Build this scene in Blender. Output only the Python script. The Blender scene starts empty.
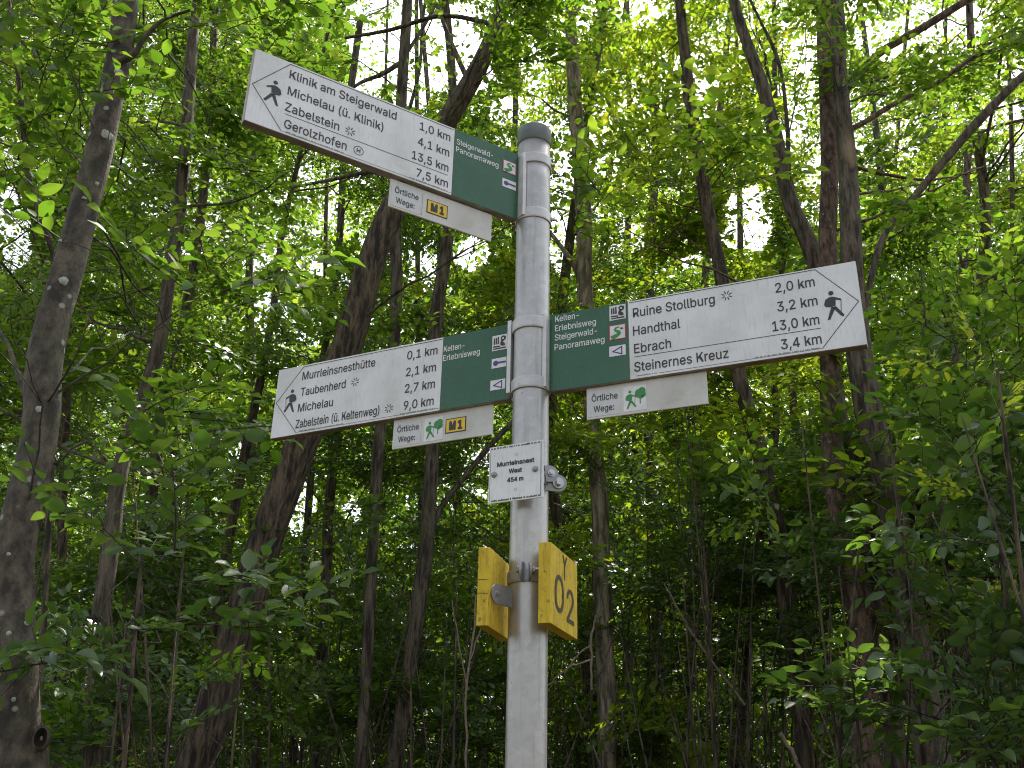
import bpy, math, random
import numpy as np
from mathutils import Vector, Matrix

R = math.radians
SC = bpy.context.scene
COL = SC.collection
rng = np.random.default_rng(11)
random.seed(11)

# ------------------------------------------------------------------ camera
EYE = 1.62                       # eye height above the ground
DIST = 1.8938                    # camera to the post
F_PX, PITCH, ROLL, YAW = 980.85, 0.42074, -0.02217, -0.02126
cam_data = bpy.data.cameras.new('camera')
cam_data.sensor_width = 36.0
cam_data.lens = F_PX / 1024.0 * 36.0
cam_data.clip_start = 0.05
cam_data.clip_end = 600.0
cam = bpy.data.objects.new('camera', cam_data)
COL.objects.link(cam)
_r0 = Vector((math.cos(YAW), -math.sin(YAW), 0))
_f0 = Vector((math.sin(YAW), math.cos(YAW), 0))
_fw = _f0 * math.cos(PITCH) + Vector((0, 0, math.sin(PITCH)))
_u0 = -_f0 * math.sin(PITCH) + Vector((0, 0, math.cos(PITCH)))
_rt = _r0 * math.cos(ROLL) - _u0 * math.sin(ROLL)
_up = _r0 * math.sin(ROLL) + _u0 * math.cos(ROLL)
_cp = Vector((0, -DIST, EYE))
cam.matrix_world = Matrix(((_rt.x, _up.x, -_fw.x, _cp.x), (_rt.y, _up.y, -_fw.y, _cp.y),
                           (_rt.z, _up.z, -_fw.z, _cp.z), (0, 0, 0, 1)))
SC.camera = cam
NRT, NUP, NFW, NCP = (np.array(v) for v in (_rt, _up, _fw, _cp))


def at(px, py, Y):
    """the point seen at pixel (px, py) at the distance Y in front of the camera, measured along the ground"""
    d = NFW + NRT * (px - 512) / F_PX + NUP * (384 - py) / F_PX
    return NCP + d * (Y / d[1])


def project(P):
    q = P - NCP
    z = q @ NFW
    z = np.where(np.abs(z) < 1e-3, 1e-3, z)
    return 512 + F_PX * (q @ NRT) / z, 384 - F_PX * (q @ NUP) / z, z


# ------------------------------------------------------------------ light
SUN_ELEV, SUN_AZ = R(60), R(18)           # azimuth from +Y (behind the wood) towards +X
world = bpy.data.worlds.new('World')
SC.world = world
world.use_nodes = True
wn = world.node_tree
wn.nodes.clear()
wo = wn.nodes.new('ShaderNodeOutputWorld')
wb = wn.nodes.new('ShaderNodeBackground')
sky = wn.nodes.new('ShaderNodeTexSky')
sky.sky_type = 'NISHITA'
sky.sun_disc = False
sky.sun_elevation = SUN_ELEV
sky.sun_rotation = SUN_AZ
sky.air_density = 1.0
sky.dust_density = 4.0
sky.ozone_density = 1.0
hs = wn.nodes.new('ShaderNodeHueSaturation')
hs.inputs['Saturation'].default_value = 0.38
wn.links.new(sky.outputs[0], hs.inputs['Color'])
wn.links.new(hs.outputs[0], wb.inputs['Color'])
wb.inputs['Strength'].default_value = 0.15
wn.links.new(wb.outputs[0], wo.inputs['Surface'])
sun_data = bpy.data.lights.new('sun', 'SUN')
sun_data.energy = 5.0
sun_data.angle = R(0.6)
sun_data.color = (1.0, 0.94, 0.84)
sun = bpy.data.objects.new('sun', sun_data)
COL.objects.link(sun)
_sd = Vector((math.sin(SUN_AZ) * math.cos(SUN_ELEV), math.cos(SUN_AZ) * math.cos(SUN_ELEV), math.sin(SUN_ELEV)))
sun.rotation_euler = _sd.to_track_quat('Z', 'Y').to_euler()
sun.location = (0, 0, 30)

SC.render.engine = 'CYCLES'
SC.view_settings.view_transform = 'Standard'
SC.view_settings.look = 'None'
SC.view_settings.gamma = 1.0
SC.view_settings.exposure = 1.25
SC.cycles.filter_width = 1.05
SC.cycles.max_bounces = 7
SC.cycles.diffuse_bounces = 4
SC.cycles.glossy_bounces = 3
SC.cycles.transmission_bounces = 5
SC.cycles.use_denoising = True
SC.cycles.denoiser = 'OPENIMAGEDENOISE'
SC.cycles.sample_clamp_indirect = 6.0
SC.cycles.caustics_reflective = False
SC.cycles.caustics_refractive = False


# ------------------------------------------------------------------ materials
def new_mat(name):
    m = bpy.data.materials.new(name)
    m.use_nodes = True
    nt = m.node_tree
    return m, nt, nt.nodes['Principled BSDF'], nt.nodes['Material Output']


def node(nt, kind, **kw):
    n = nt.nodes.new(kind)
    for k, v in kw.items():
        if k in n.inputs:
            n.inputs[k].default_value = v
        else:
            setattr(n, k, v)
    return n


def ramp(nt, fac, stops):
    n = nt.nodes.new('ShaderNodeValToRGB')
    e = n.color_ramp.elements
    while len(e) < len(stops):
        e.new(0.5)
    for el, (p, c) in zip(e, stops):
        el.position = p
        el.color = c if len(c) == 4 else (*c, 1)
    nt.links.new(fac, n.inputs[0])
    return n


def mixc(nt, fac, a, b, mode='MIX'):
    n = nt.nodes.new('ShaderNodeMix')
    n.data_type = 'RGBA'
    n.blend_type = mode
    for s, v in ((n.inputs[0], fac), (n.inputs[6], a), (n.inputs[7], b)):
        if hasattr(v, 'is_output'):
            nt.links.new(v, s)
        else:
            s.default_value = v if not isinstance(v, tuple) or len(v) == 4 else (*v, 1)
    return n.outputs[2]


def coords(nt, scale=(1, 1, 1), kind='Object'):
    tc = nt.nodes.new('ShaderNodeTexCoord')
    mp = nt.nodes.new('ShaderNodeMapping')
    mp.inputs['Scale'].default_value = scale
    nt.links.new(tc.outputs[kind], mp.inputs[0])
    return mp.outputs[0]


def noise(nt, vec, scale, detail=4, rough=0.55):
    n = node(nt, 'ShaderNodeTexNoise', Scale=scale, Detail=detail, Roughness=rough)
    nt.links.new(vec, n.inputs['Vector'])
    return n.outputs['Fac']


def bump(nt, bsdf, h, strength, dist):
    b = node(nt, 'ShaderNodeBump', Strength=strength, Distance=dist)
    nt.links.new(h, b.inputs['Height'])
    nt.links.new(b.outputs[0], bsdf.inputs['Normal'])


def plain(name, col, rough=0.5, metal=0.0, var=0.12, scale=40):
    m, nt, b, o = new_mat(name)
    v = noise(nt, coords(nt), scale)
    lo = tuple(c * (1 - var) for c in col)
    hi = tuple(min(1, c * (1 + var)) for c in col)
    nt.links.new(ramp(nt, v, [(0.3, lo), (0.7, hi)]).outputs[0], b.inputs['Base Color'])
    b.inputs['Roughness'].default_value = rough
    b.inputs['Metallic'].default_value = metal
    return m


def sign_paint(name, col, dirt, rough=0.32):
    """printed film on a sign: weather film, pale scuffs and fine dirt runs"""
    m, nt, b, o = new_mat(name)
    v = coords(nt)
    big = noise(nt, v, 9, 5, 0.6)
    fine = noise(nt, coords(nt, (60, 60, 9)), 3, 5, 0.7)
    c = mixc(nt, ramp(nt, big, [(0.35, (0, 0, 0)), (0.75, (0.6, 0.6, 0.6))]).outputs[0], col, dirt)
    c = mixc(nt, ramp(nt, fine, [(0.52, (0, 0, 0)), (0.72, (0.5, 0.5, 0.5))]).outputs[0], c, dirt)
    al = noise(nt, coords(nt, (7, 7, 14)), 1.3, 7, 0.72)
    c = mixc(nt, ramp(nt, al, [(0.55, (0, 0, 0)), (0.70, (0.38, 0.38, 0.38))]).outputs[0], c, tuple(x * y for x, y in zip(dirt, (.80, .86, .66))))
    sp = node(nt, 'ShaderNodeTexVoronoi', Scale=55.0)
    nt.links.new(v, sp.inputs['Vector'])
    c = mixc(nt, ramp(nt, sp.outputs['Distance'], [(0.06, (0.5, 0.5, 0.5)), (0.10, (0, 0, 0))]).outputs[0], c, dirt)
    nt.links.new(c, b.inputs['Base Color'])
    nt.links.new(ramp(nt, big, [(0.3, (rough - .08,) * 3), (0.7, (rough + .18,) * 3)]).outputs[0], b.inputs['Roughness'])
    return m


def galvanised(name, lo, hi, metal, rough, streak=True):
    m, nt, b, o = new_mat(name)
    v = coords(nt)
    vo = node(nt, 'ShaderNodeTexVoronoi', Scale=70.0)
    nt.links.new(v, vo.inputs['Vector'])
    n1 = noise(nt, v, 14, 6, 0.65)
    c = ramp(nt, n1, [(0.3, lo), (0.7, hi)]).outputs[0]
    bwn = nt.nodes.new('ShaderNodeRGBToBW')
    nt.links.new(vo.outputs['Color'], bwn.inputs[0])
    c = mixc(nt, 0.16, c, bwn.outputs[0], 'SOFT_LIGHT')
    if streak:
        st = noise(nt, coords(nt, (26, 26, 1.2)), 2.2, 5, 0.7)
        c = mixc(nt, ramp(nt, st, [(0.5, (0, 0, 0)), (0.72, (0.5, 0.5, 0.5))]).outputs[0], c, tuple(x * 0.45 for x in lo))
        pits = noise(nt, coords(nt, (1, 1, .6)), 260, 2, 0.5)
        c = mixc(nt, ramp(nt, pits, [(0.69, (0, 0, 0)), (0.74, (0.7, 0.7, 0.7))]).outputs[0], c, (0.10, 0.095, 0.085))
    nt.links.new(c, b.inputs['Base Color'])
    b.inputs['Metallic'].default_value = metal
    nt.links.new(ramp(nt, n1, [(0.3, (rough - .08,) * 3), (0.7, (rough + .1,) * 3)]).outputs[0], b.inputs['Roughness'])
    bump(nt, b, n1, 0.15, 0.002)
    return m


def painted_wood(name):
    m, nt, b, o = new_mat(name)
    v = coords(nt)
    gr = noise(nt, coords(nt, (70, 70, 9)), 2.0, 6, 0.7)
    bl = noise(nt, v, 26, 6, 0.65)
    c = ramp(nt, bl, [(0.25, (0.46, 0.31, 0.008)), (0.5, (0.62, 0.44, 0.010)), (0.75, (0.70, 0.53, 0.025))]).outputs[0]
    c = mixc(nt, ramp(nt, gr, [(0.50, (0, 0, 0)), (0.68, (0.8, 0.8, 0.8))]).outputs[0], c, (0.26, 0.16, 0.015))
    dk = noise(nt, v, 90, 3, 0.6)
    c = mixc(nt, ramp(nt, dk, [(0.58, (0, 0, 0)), (0.68, (0.7, 0.7, 0.7))]).outputs[0], c, (0.12, 0.09, 0.02))
    st = noise(nt, coords(nt, (1, 1, .6)), 11, 7, 0.75)
    c = mixc(nt, ramp(nt, st, [(0.56, (0, 0, 0)), (0.68, (0.55, 0.55, 0.55))]).outputs[0], c, (0.17, 0.125, 0.03))
    nt.links.new(c, b.inputs['Base Color'])
    b.inputs['Roughness'].default_value = 0.6
    bump(nt, b, gr, 0.5, 0.002)
    return m


def bark(name, dark, light, moss, stretch=0.25, scale=16, lichen=0.0, bumpy=0.8, sunlit=False):
    m, nt, b, o = new_mat(name)
    v = coords(nt, (1, 1, stretch))
    v2 = coords(nt)
    n1 = noise(nt, v, scale, 8, 0.65)
    n2 = noise(nt, v2, 2.2, 4, 0.6)
    n3 = noise(nt, v, scale * 5, 4, 0.6)
    c = ramp(nt, n1, [(0.41, dark), (0.60, light)]).outputs[0]
    c = mixc(nt, ramp(nt, n2, [(0.5, (0, 0, 0)), (0.72, (0.65, 0.65, 0.65))]).outputs[0], c, moss)
    c = mixc(nt, ramp(nt, n3, [(0.3, (0.55, 0.55, 0.55)), (0.5, (0, 0, 0))]).outputs[0], c, dark)
    if lichen:
        vo = node(nt, 'ShaderNodeTexVoronoi', Scale=lichen)
        nt.links.new(v2, vo.inputs['Vector'])
        sz = ramp(nt, vo.outputs['Distance'], [(0.10, (1, 1, 1)), (0.16, (0, 0, 0))]).outputs[0]
        c = mixc(nt, sz, c, (0.30, 0.32, 0.27))
    if sunlit:                      # a pale patch painted into the bark, standing in for sun on the stem
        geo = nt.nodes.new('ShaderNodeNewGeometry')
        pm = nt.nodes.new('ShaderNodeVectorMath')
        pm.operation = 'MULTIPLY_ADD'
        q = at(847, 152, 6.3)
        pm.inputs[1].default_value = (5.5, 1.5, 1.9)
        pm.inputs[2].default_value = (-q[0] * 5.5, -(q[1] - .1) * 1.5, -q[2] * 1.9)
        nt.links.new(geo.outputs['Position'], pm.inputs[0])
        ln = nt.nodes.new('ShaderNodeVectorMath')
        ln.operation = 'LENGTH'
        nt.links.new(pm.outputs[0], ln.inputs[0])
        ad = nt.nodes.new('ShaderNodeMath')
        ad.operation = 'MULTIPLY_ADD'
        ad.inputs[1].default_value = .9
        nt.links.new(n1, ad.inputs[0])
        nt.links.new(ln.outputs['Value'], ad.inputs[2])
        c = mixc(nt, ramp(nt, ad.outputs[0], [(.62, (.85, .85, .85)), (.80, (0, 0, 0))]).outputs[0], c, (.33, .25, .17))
    nt.links.new(c, b.inputs['Base Color'])
    b.inputs['Roughness'].default_value = 0.85
    hh = nt.nodes.new('ShaderNodeMath')
    hh.operation = 'ADD'
    nt.links.new(n1, hh.inputs[0])
    nt.links.new(n3, hh.inputs[1])
    bump(nt, b, hh.outputs[0], bumpy, 0.012)
    return m


def leaf_mat(name, cols, thru, rough=0.42, mix=0.42, spec=0.5):
    """leaf: waxy upper skin plus light passing through the blade; every leaf gets its own shade"""
    m, nt, b, o = new_mat(name)
    g = nt.nodes.new('ShaderNodeNewGeometry')
    rd = g.outputs['Random Per Island']
    n = len(cols)
    c = ramp(nt, rd, [(i / (n - 1), x) for i, x in enumerate(cols)]).outputs[0]
    t = ramp(nt, rd, [(i / (n - 1), x) for i, x in enumerate(thru)]).outputs[0]
    nt.links.new(c, b.inputs['Base Color'])
    b.inputs['Roughness'].default_value = rough
    b.inputs['Specular IOR Level'].default_value = spec
    tr = nt.nodes.new('ShaderNodeBsdfTranslucent')
    nt.links.new(t, tr.inputs['Color'])
    mx = nt.nodes.new('ShaderNodeMixShader')
    mx.inputs[0].default_value = mix
    nt.links.new(b.outputs[0], mx.inputs[1])
    nt.links.new(tr.outputs[0], mx.inputs[2])
    nt.links.new(mx.outputs[0], o.inputs['Surface'])
    return m


M = {}
M['white'] = sign_paint('sign_white_film', (0.79, 0.815, 0.82), (0.50, 0.52, 0.49))
M['green'] = sign_paint('sign_green_film', (0.012, 0.092, 0.038), (0.045, 0.145, 0.08), 0.25)
M['plate'] = sign_paint('plate_white_film', (0.66, 0.66, 0.62), (0.40, 0.40, 0.34))
M['label'] = sign_paint('label_film', (0.62, 0.64, 0.63), (0.45, 0.47, 0.45))
M['black'] = plain('lettering_black', (0.03, 0.03, 0.035), 0.5)
M['grey_ink'] = plain('fine_print_grey', (0.16, 0.16, 0.17), 0.5)
M['letter_white'] = plain('lettering_white', (0.74, 0.77, 0.75), 0.5)
M['m_yellow'] = plain('marker_yellow', (0.78, 0.52, 0.012), 0.4)
M['purple'] = plain('symbol_purple', (0.07, 0.045, 0.26), 0.4)
M['sym_green'] = plain('symbol_green', (0.035, 0.24, 0.05), 0.4)
M['sym_red'] = plain('symbol_red', (0.55, 0.06, 0.05), 0.4)
M['sym_white'] = plain('symbol_white', (0.72, 0.73, 0.72), 0.4)
M['edge'] = plain('sign_edge_aluminium', (0.30, 0.27, 0.23), 0.5, 0.2, 0.35, 25)
M['alu'] = plain('profile_aluminium', (0.66, 0.66, 0.65), 0.45, 0.15)
M['pole'] = galvanised('pole_galvanised', (0.38, 0.375, 0.355), (0.47, 0.465, 0.445), 0.55, 0.38)
M['clamp'] = galvanised('clamp_zinc', (0.42, 0.42, 0.41), (0.56, 0.56, 0.55), 0.35, 0.42, False)
M['clamp_dark'] = galvanised('clamp_grey_zinc', (0.22, 0.23, 0.235), (0.36, 0.37, 0.375), 0.4, 0.45, False)
M['bolt'] = galvanised('bolt_zinc', (0.35, 0.35, 0.35), (0.55, 0.55, 0.55), 0.7, 0.35, False)
M['cap'] = plain('cap_grey_plastic', (0.135, 0.16, 0.15), 0.6, 0, 0.3, 30)
M['wood_yellow'] = painted_wood('yellow_painted_wood')
M['ink_brown'] = plain('painted_brown', (0.055, 0.045, 0.02), 0.6)

M['bark_grey'] = bark('bark_smooth_grey', (0.036, 0.030, 0.023), (0.138, 0.115, 0.084), (0.060, 0.068, 0.034), 0.6, 15, 11.0, 0.5)
M['bark_brown'] = bark('bark_brown', (0.030, 0.021, 0.015), (0.180, 0.147, 0.106), (0.090, 0.092, 0.048), 0.16, 26, 0, 1.0)
M['bark_dark'] = bark('bark_dark', (0.020, 0.015, 0.011), (0.175, 0.128, 0.084), (0.085, 0.082, 0.042), 0.18, 26, 0, 1.0)
M['bark_pale_sun'] = bark('bark_pale_sun', (0.095, 0.074, 0.050), (0.40, 0.335, 0.245), (0.17, 0.155, 0.095), 0.2, 20, 0, 0.9)  # pale bark, lightened further to stand in for sunlight on the trunk
M['bark_red'] = bark('bark_flaking_red', (0.045, 0.026, 0.018), (0.210, 0.140, 0.100), (0.12, 0.10, 0.06), 0.35, 26, 18.0, 1.0)
M['bark_sun_patch'] = bark('bark_with_painted_sun_patch', (0.030, 0.021, 0.015), (0.180, 0.147, 0.106), (0.090, 0.092, 0.048), 0.16, 26, 0, 1.0, True)
M['twig'] = plain('twig_bark', (0.055, 0.046, 0.036), 0.8, 0, 0.4, 6)
M['dead'] = plain('dead_wood', (0.20, 0.155, 0.11), 0.8, 0, 0.35, 30)
M['lichen'] = plain('lichen', (0.36, 0.38, 0.33), 0.9, 0, 0.3, 120)
M['scar'] = plain('branch_scar', (0.018, 0.013, 0.010), 0.9, 0, 0.4, 60)

M['leaf_mid'] = leaf_mat('leaf_mid_green',
                         [(0.052, 0.108, 0.015), (0.072, 0.138, 0.019), (0.092, 0.162, 0.023), (0.12, 0.185, 0.028)],
                         [(0.145, 0.31, 0.014), (0.205, 0.38, 0.02), (0.28, 0.45, 0.028), (0.37, 0.50, 0.036)], mix=.47)
M['leaf_bright'] = leaf_mat('leaf_bright_green',
                            [(0.065, 0.12, 0.014), (0.09, 0.15, 0.018), (0.12, 0.175, 0.022), (0.15, 0.195, 0.026)],
                            [(0.26, 0.45, 0.016), (0.34, 0.51, 0.022), (0.43, 0.56, 0.028), (0.53, 0.59, 0.036)], mix=0.54)
M['leaf_dark'] = leaf_mat('leaf_dark_green',
                          [(0.050, 0.100, 0.022), (0.066, 0.125, 0.027), (0.082, 0.145, 0.032), (0.105, 0.165, 0.036)],
                          [(0.11, 0.24, 0.02), (0.15, 0.30, 0.022), (0.20, 0.35, 0.025), (0.26, 0.40, 0.03)], 0.36, 0.40)
M['leaf_near'] = leaf_mat('leaf_near_green',
                          [(0.045, 0.098, 0.013), (0.058, 0.115, 0.016), (0.072, 0.132, 0.02), (0.095, 0.155, 0.028)],
                          [(0.125, 0.27, 0.015), (0.16, 0.32, 0.018), (0.205, 0.37, 0.023), (0.285, 0.43, 0.032)], 0.38, 0.42)
M['leaf_sheen'] = leaf_mat('leaf_greyish_green',
                           [(0.054, 0.105, 0.032), (0.068, 0.126, 0.040), (0.086, 0.146, 0.050), (0.115, 0.168, 0.064)],
                           [(0.10, 0.23, 0.025), (0.14, 0.28, 0.028), (0.18, 0.33, 0.03), (0.23, 0.37, 0.035)], 0.34, 0.36, 0.65)
M['leaf_yellow'] = leaf_mat('leaf_yellow_green',
                            [(0.08, 0.135, 0.014), (0.11, 0.16, 0.018), (0.15, 0.18, 0.02)],
                            [(0.30, 0.46, 0.02), (0.40, 0.52, 0.03), (0.50, 0.52, 0.03)], 0.4, 0.5)


# ------------------------------------------------------------------ object helpers
try:        # Blender's own interface typeface (part of every Blender install); falls back to the built-in one
    import os
    SANS = bpy.data.fonts.load(os.path.join(bpy.utils.system_resource('DATAFILES', path='fonts'), 'Inter.woff2'))
except Exception:
    SANS = None


def link(o, parent=None):
    COL.objects.link(o)
    if parent is not None:
        o.parent = parent
    return o


def tag(o, label=None, cat=None, group=None, kind=None):
    for k, v in (('label', label), ('category', cat), ('group', group), ('kind', kind)):
        if v:
            o[k] = v
    return o


def thing(name, label, cat, loc=(0, 0, 0), rz=0.0, group=None):
    o = bpy.data.objects.new(name, None)
    o.empty_display_size = 0.1
    o.location = loc
    o.rotation_euler = (0, 0, rz)
    link(o)
    return tag(o, label, cat, group)


def _raw_glyphs(body):
    cu = bpy.data.curves.new('text', 'FONT')
    cu.body = body
    if SANS:
        cu.font = SANS
    cu.size = 1.0
    cu.resolution_u = 3
    cu.fill_mode = 'FRONT'
    o = bpy.data.objects.new('text', cu)
    COL.objects.link(o)
    dg = bpy.context.evaluated_depsgraph_get()
    me = bpy.data.meshes.new_from_object(o.evaluated_get(dg))
    vs = [(v.co.x, v.co.y) for v in me.vertices]
    fs = [tuple(p.vertices) for p in me.polygons]
    bpy.data.objects.remove(o)
    bpy.data.curves.remove(cu)
    bpy.data.meshes.remove(me)
    return vs, fs


_g = _raw_glyphs('H')[0]
CAP = max(v[1] for v in _g) - min(v[1] for v in _g)
XH = max(v[1] for v in _raw_glyphs('x')[0])
_GC = {}


def glyph(ch):
    """one character and its advance; K, k and 4 are drawn stroke by stroke (their outlines cross themselves)"""
    if ch in _GC:
        return _GC[ch]
    both = _raw_glyphs(ch + 'l')[0]
    adv = max(v[0] for v in both) - max(v[0] for v in _raw_glyphs('l')[0])
    if ch == ' ':
        _GC[ch] = ([], [], adv)
        return _GC[ch]
    vs, fs = _raw_glyphs(ch)
    x0, x1 = min(v[0] for v in vs), max(v[0] for v in vs)
    y1 = max(v[1] for v in vs)
    st = .125 * CAP
    if ch in 'Kk':
        top = CAP if ch == 'K' else XH
        a, b = (x0 + st, top * .30), (x1 - .1 * st, top)
        on = lambda t: (a[0] + (b[0] - a[0]) * t, a[1] + (b[1] - a[1]) * t)
        vs = [(x0, 0), (x0 + st, 0), (x0 + st, y1), (x0, y1), a, b, (b[0] - 1.4 * st, top), (x0 + st, a[1] + 1.45 * st),
              on(.22), (x1 - 1.3 * st, 0), (x1 + .05 * st, 0), on(.52)]
        fs = [(0, 1, 2, 3), (4, 5, 6, 7), (8, 9, 10, 11)]
    elif ch == '4':
        xs = x0 + (x1 - x0) * .62
        yb, yt = CAP * .21, CAP * .21 + st * .92
        vs = [(xs, 0), (xs + st, 0), (xs + st, CAP), (xs, CAP), (x0, yb), (xs, yb), (xs, yt), (x0, yt), (xs + st, yb), (x1, yb), (x1, yt), (xs + st, yt),
              (x0 + 1.2 * st, yt), (xs, CAP - 1.7 * st)]
        fs = [(0, 1, 2, 3), (4, 5, 6, 7), (8, 9, 10, 11), (7, 12, 13, 3)]
    _GC[ch] = (vs, fs, adv)
    return _GC[ch]


def glyphs(body):
    V, F, x = [], [], 0.0
    for ch in body:
        vs, fs, adv = glyph(ch)
        k = len(V)
        V += [(v[0] + x, v[1]) for v in vs]
        F += [tuple(i + k for i in f) for f in fs]
        x += adv
    return V, F


class MB:
    """collects faces with material slots and makes ONE mesh object of them"""

    def __init__(self):
        self.v, self.f, self.m, self.mats = [], [], [], []

    def slot(self, mat):
        if mat not in self.mats:
            self.mats.append(mat)
        return self.mats.index(mat)

    def add(self, verts, faces, mat):
        k = len(self.v)
        s = self.slot(mat)
        self.v += [tuple(p) for p in verts]
        for f in faces:
            self.f.append(tuple(i + k for i in f))
            self.m.append(s)

    def box(self, x0, x1, y0, y1, z0, z1, mat):
        self.add([(x0, y0, z0), (x1, y0, z0), (x1, y1, z0), (x0, y1, z0), (x0, y0, z1), (x1, y0, z1), (x1, y1, z1), (x0, y1, z1)],
                 [(0, 3, 2, 1), (4, 5, 6, 7), (0, 1, 5, 4), (1, 2, 6, 5), (2, 3, 7, 6), (3, 0, 4, 7)], mat)

    # flat artwork on a sign face: x to the reader's right, z up, y0 = how far the face sits (negative = towards the reader)
    def poly(self, pts, y, mat):
        self.add([(p[0], y, p[1]) for p in pts], [tuple(range(len(pts)))], mat)

    def rect(self, x0, x1, z0, z1, y, mat):
        self.poly([(x0, z0), (x1, z0), (x1, z1), (x0, z1)], y, mat)

    def line(self, pts, w, y, mat):
        for (a, b) in zip(pts[:-1], pts[1:]):
            dx, dz = b[0] - a[0], b[1] - a[1]
            l = math.hypot(dx, dz) or 1
            ex, ez = dx / l * w * .4, dz / l * w * .4
            nx, nz = -dz / l * w / 2, dx / l * w / 2
            self.poly([(a[0] - nx - ex, a[1] - nz - ez), (b[0] - nx + ex, b[1] - nz + ez),
                       (b[0] + nx + ex, b[1] + nz + ez), (a[0] + nx - ex, a[1] + nz - ez)], y, mat)

    def disc(self, cx, cz, r, y, mat, n=20, sx=1.0):
        self.poly([(cx + r * sx * math.cos(2 * math.pi * i / n), cz + r * math.sin(2 * math.pi * i / n)) for i in range(n)], y, mat)

    def ring(self, cx, cz, r, w, y, mat, n=24):
        c = [(math.cos(2 * math.pi * i / n), math.sin(2 * math.pi * i / n)) for i in range(n)]
        self.add([(cx + (r + s) * a, y, cz + (r + s) * b) for s in (-w / 2, w / 2) for a, b in c],
                 [(i, (i + 1) % n, n + (i + 1) % n, n + i) for i in range(n)], mat)

    def text(self, body, x, z, width, cap, y, mat, bold=0.0):
        vs, fs = glyphs(body)
        x0 = min(v[0] for v in vs)
        x1 = max(v[0] for v in vs)
        s = cap / CAP
        sx = (width - bold) / (x1 - x0) if width else s
        offs = [(0, 0)] if not bold else [(bold / 2 * math.cos(a), bold / 2 * math.sin(a)) for a in np.linspace(0, 2 * math.pi, 8, False)]
        for k, (ox, oz) in enumerate(offs):
            self.add([(x + bold / 2 + ox + (v[0] - x0) * sx, y - k * 2e-5, z + oz + v[1] * s) for v in vs], fs, mat)

    def build(self, name, parent=None, smooth=False, bevel=0.0):
        me = bpy.data.meshes.new(name)
        me.from_pydata(self.v, [], self.f)
        for m in self.mats:
            me.materials.append(m)
        me.polygons.foreach_set('material_index', self.m)
        if smooth:
            me.polygons.foreach_set('use_smooth', [True] * len(self.f))
        me.update()
        o = bpy.data.objects.new(name, me)
        link(o, parent)
        if bevel:
            md = o.modifiers.new('edge', 'BEVEL')
            md.width = bevel
            md.segments = 2
            md.limit_method = 'ANGLE'
        return o


def lathe(prof, mat, n=48, caps=True, jitter=0.0):
    """prof = [(r, z)...] turned about z"""
    b = MB()
    vs, fs = [], []
    for r, z in prof:
        for i in range(n):
            a = 2 * math.pi * i / n
            vs.append((r * math.cos(a), r * math.sin(a), z))
    for k in range(len(prof) - 1):
        for i in range(n):
            j = (i + 1) % n
            fs.append((k * n + i, k * n + j, (k + 1) * n + j, (k + 1) * n + i))
    if caps:
        fs.append(tuple(range(n))[::-1])
        fs.append(tuple((len(prof) - 1) * n + i for i in range(n)))
    b.add(vs, fs, mat)
    return b


def hex_bolt(b, c, d, r, h, mat, n=6, washer=True):
    """a bolt head with washer: centre c, outward direction d"""
    d = Vector(d).normalized()
    u = d.orthogonal().normalized()
    w = d.cross(u)
    c = Vector(c)

    def prism(r0, h0, h1, k):
        vs = [c + d * hh + (u * math.cos(2 * math.pi * i / k) + w * math.sin(2 * math.pi * i / k)) * r0 for hh in (h0, h1) for i in range(k)]
        b.add(vs, [(i, (i + 1) % k, k + (i + 1) % k, k + i) for i in range(k)] + [tuple(range(k, 2 * k))], mat)
    if washer:
        prism(r * 1.55, 0, h * .25, 20)
    prism(r, h * .25 if washer else 0, h, n)


# ------------------------------------------------------------------ the setting: ground
gb = MB()
gn = 60
gx = np.sign(np.linspace(-1, 1, gn)) * np.abs(np.linspace(-1, 1, gn)) ** 2.2 * 260
gv, gf = [], []
for j in range(gn):
    for i in range(gn):
        x, y = gx[i], gx[j]
        d = math.hypot(x, y)
        gv.append((x, y, 0.0 if d < 1 else 0.06 * math.sin(x * .9) * math.cos(y * .7) * min(1, d / 6)))
for j in range(gn - 1):
    for i in range(gn - 1):
        gf.append((j * gn + i, j * gn + i + 1, (j + 1) * gn + i + 1, (j + 1) * gn + i))
mg, nt, b_, o_ = new_mat('forest_floor')
n1 = noise(nt, coords(nt), 3.0, 8, 0.65)
n2 = noise(nt, coords(nt), 38.0, 6, 0.7)
c = ramp(nt, n2, [(0.3, (0.025, 0.017, 0.010)), (0.55, (0.075, 0.050, 0.028)), (0.75, (0.14, 0.095, 0.055))]).outputs[0]
c = mixc(nt, ramp(nt, n1, [(0.48, (0, 0, 0)), (0.65, (0.8, 0.8, 0.8))]).outputs[0], c, (0.035, 0.06, 0.018))
nt.links.new(c, b_.inputs['Base Color'])
b_.inputs['Roughness'].default_value = 0.95
bump(nt, b_, n2, 0.8, 0.03)
gb.add(gv, gf, mg)
tag(gb.build('ground', smooth=True), kind='structure')

# ------------------------------------------------------------------ signpost
POLE_R = 0.038
Z = lambda z: z + EYE                         # heights below were measured from the eye
post = thing('signpost', 'round galvanised steel signpost with dark grey cap and metal clamps', 'signpost', (0, 0, 0))
lathe([(POLE_R, -0.3)] + [(POLE_R, z) for z in np.linspace(0, Z(1.470), 24)], M['pole']).build('pole', post, True)
lathe([(POLE_R + .0005, Z(1.462)), (POLE_R + .0022, Z(1.464)), (POLE_R + .0022, Z(1.504)), (POLE_R + .0008, Z(1.5075)), (POLE_R - .0025, Z(1.5095)),
       (POLE_R - .010, Z(1.5105)), (0.002, Z(1.511))], M['cap']).build('cap', post, True)


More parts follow.
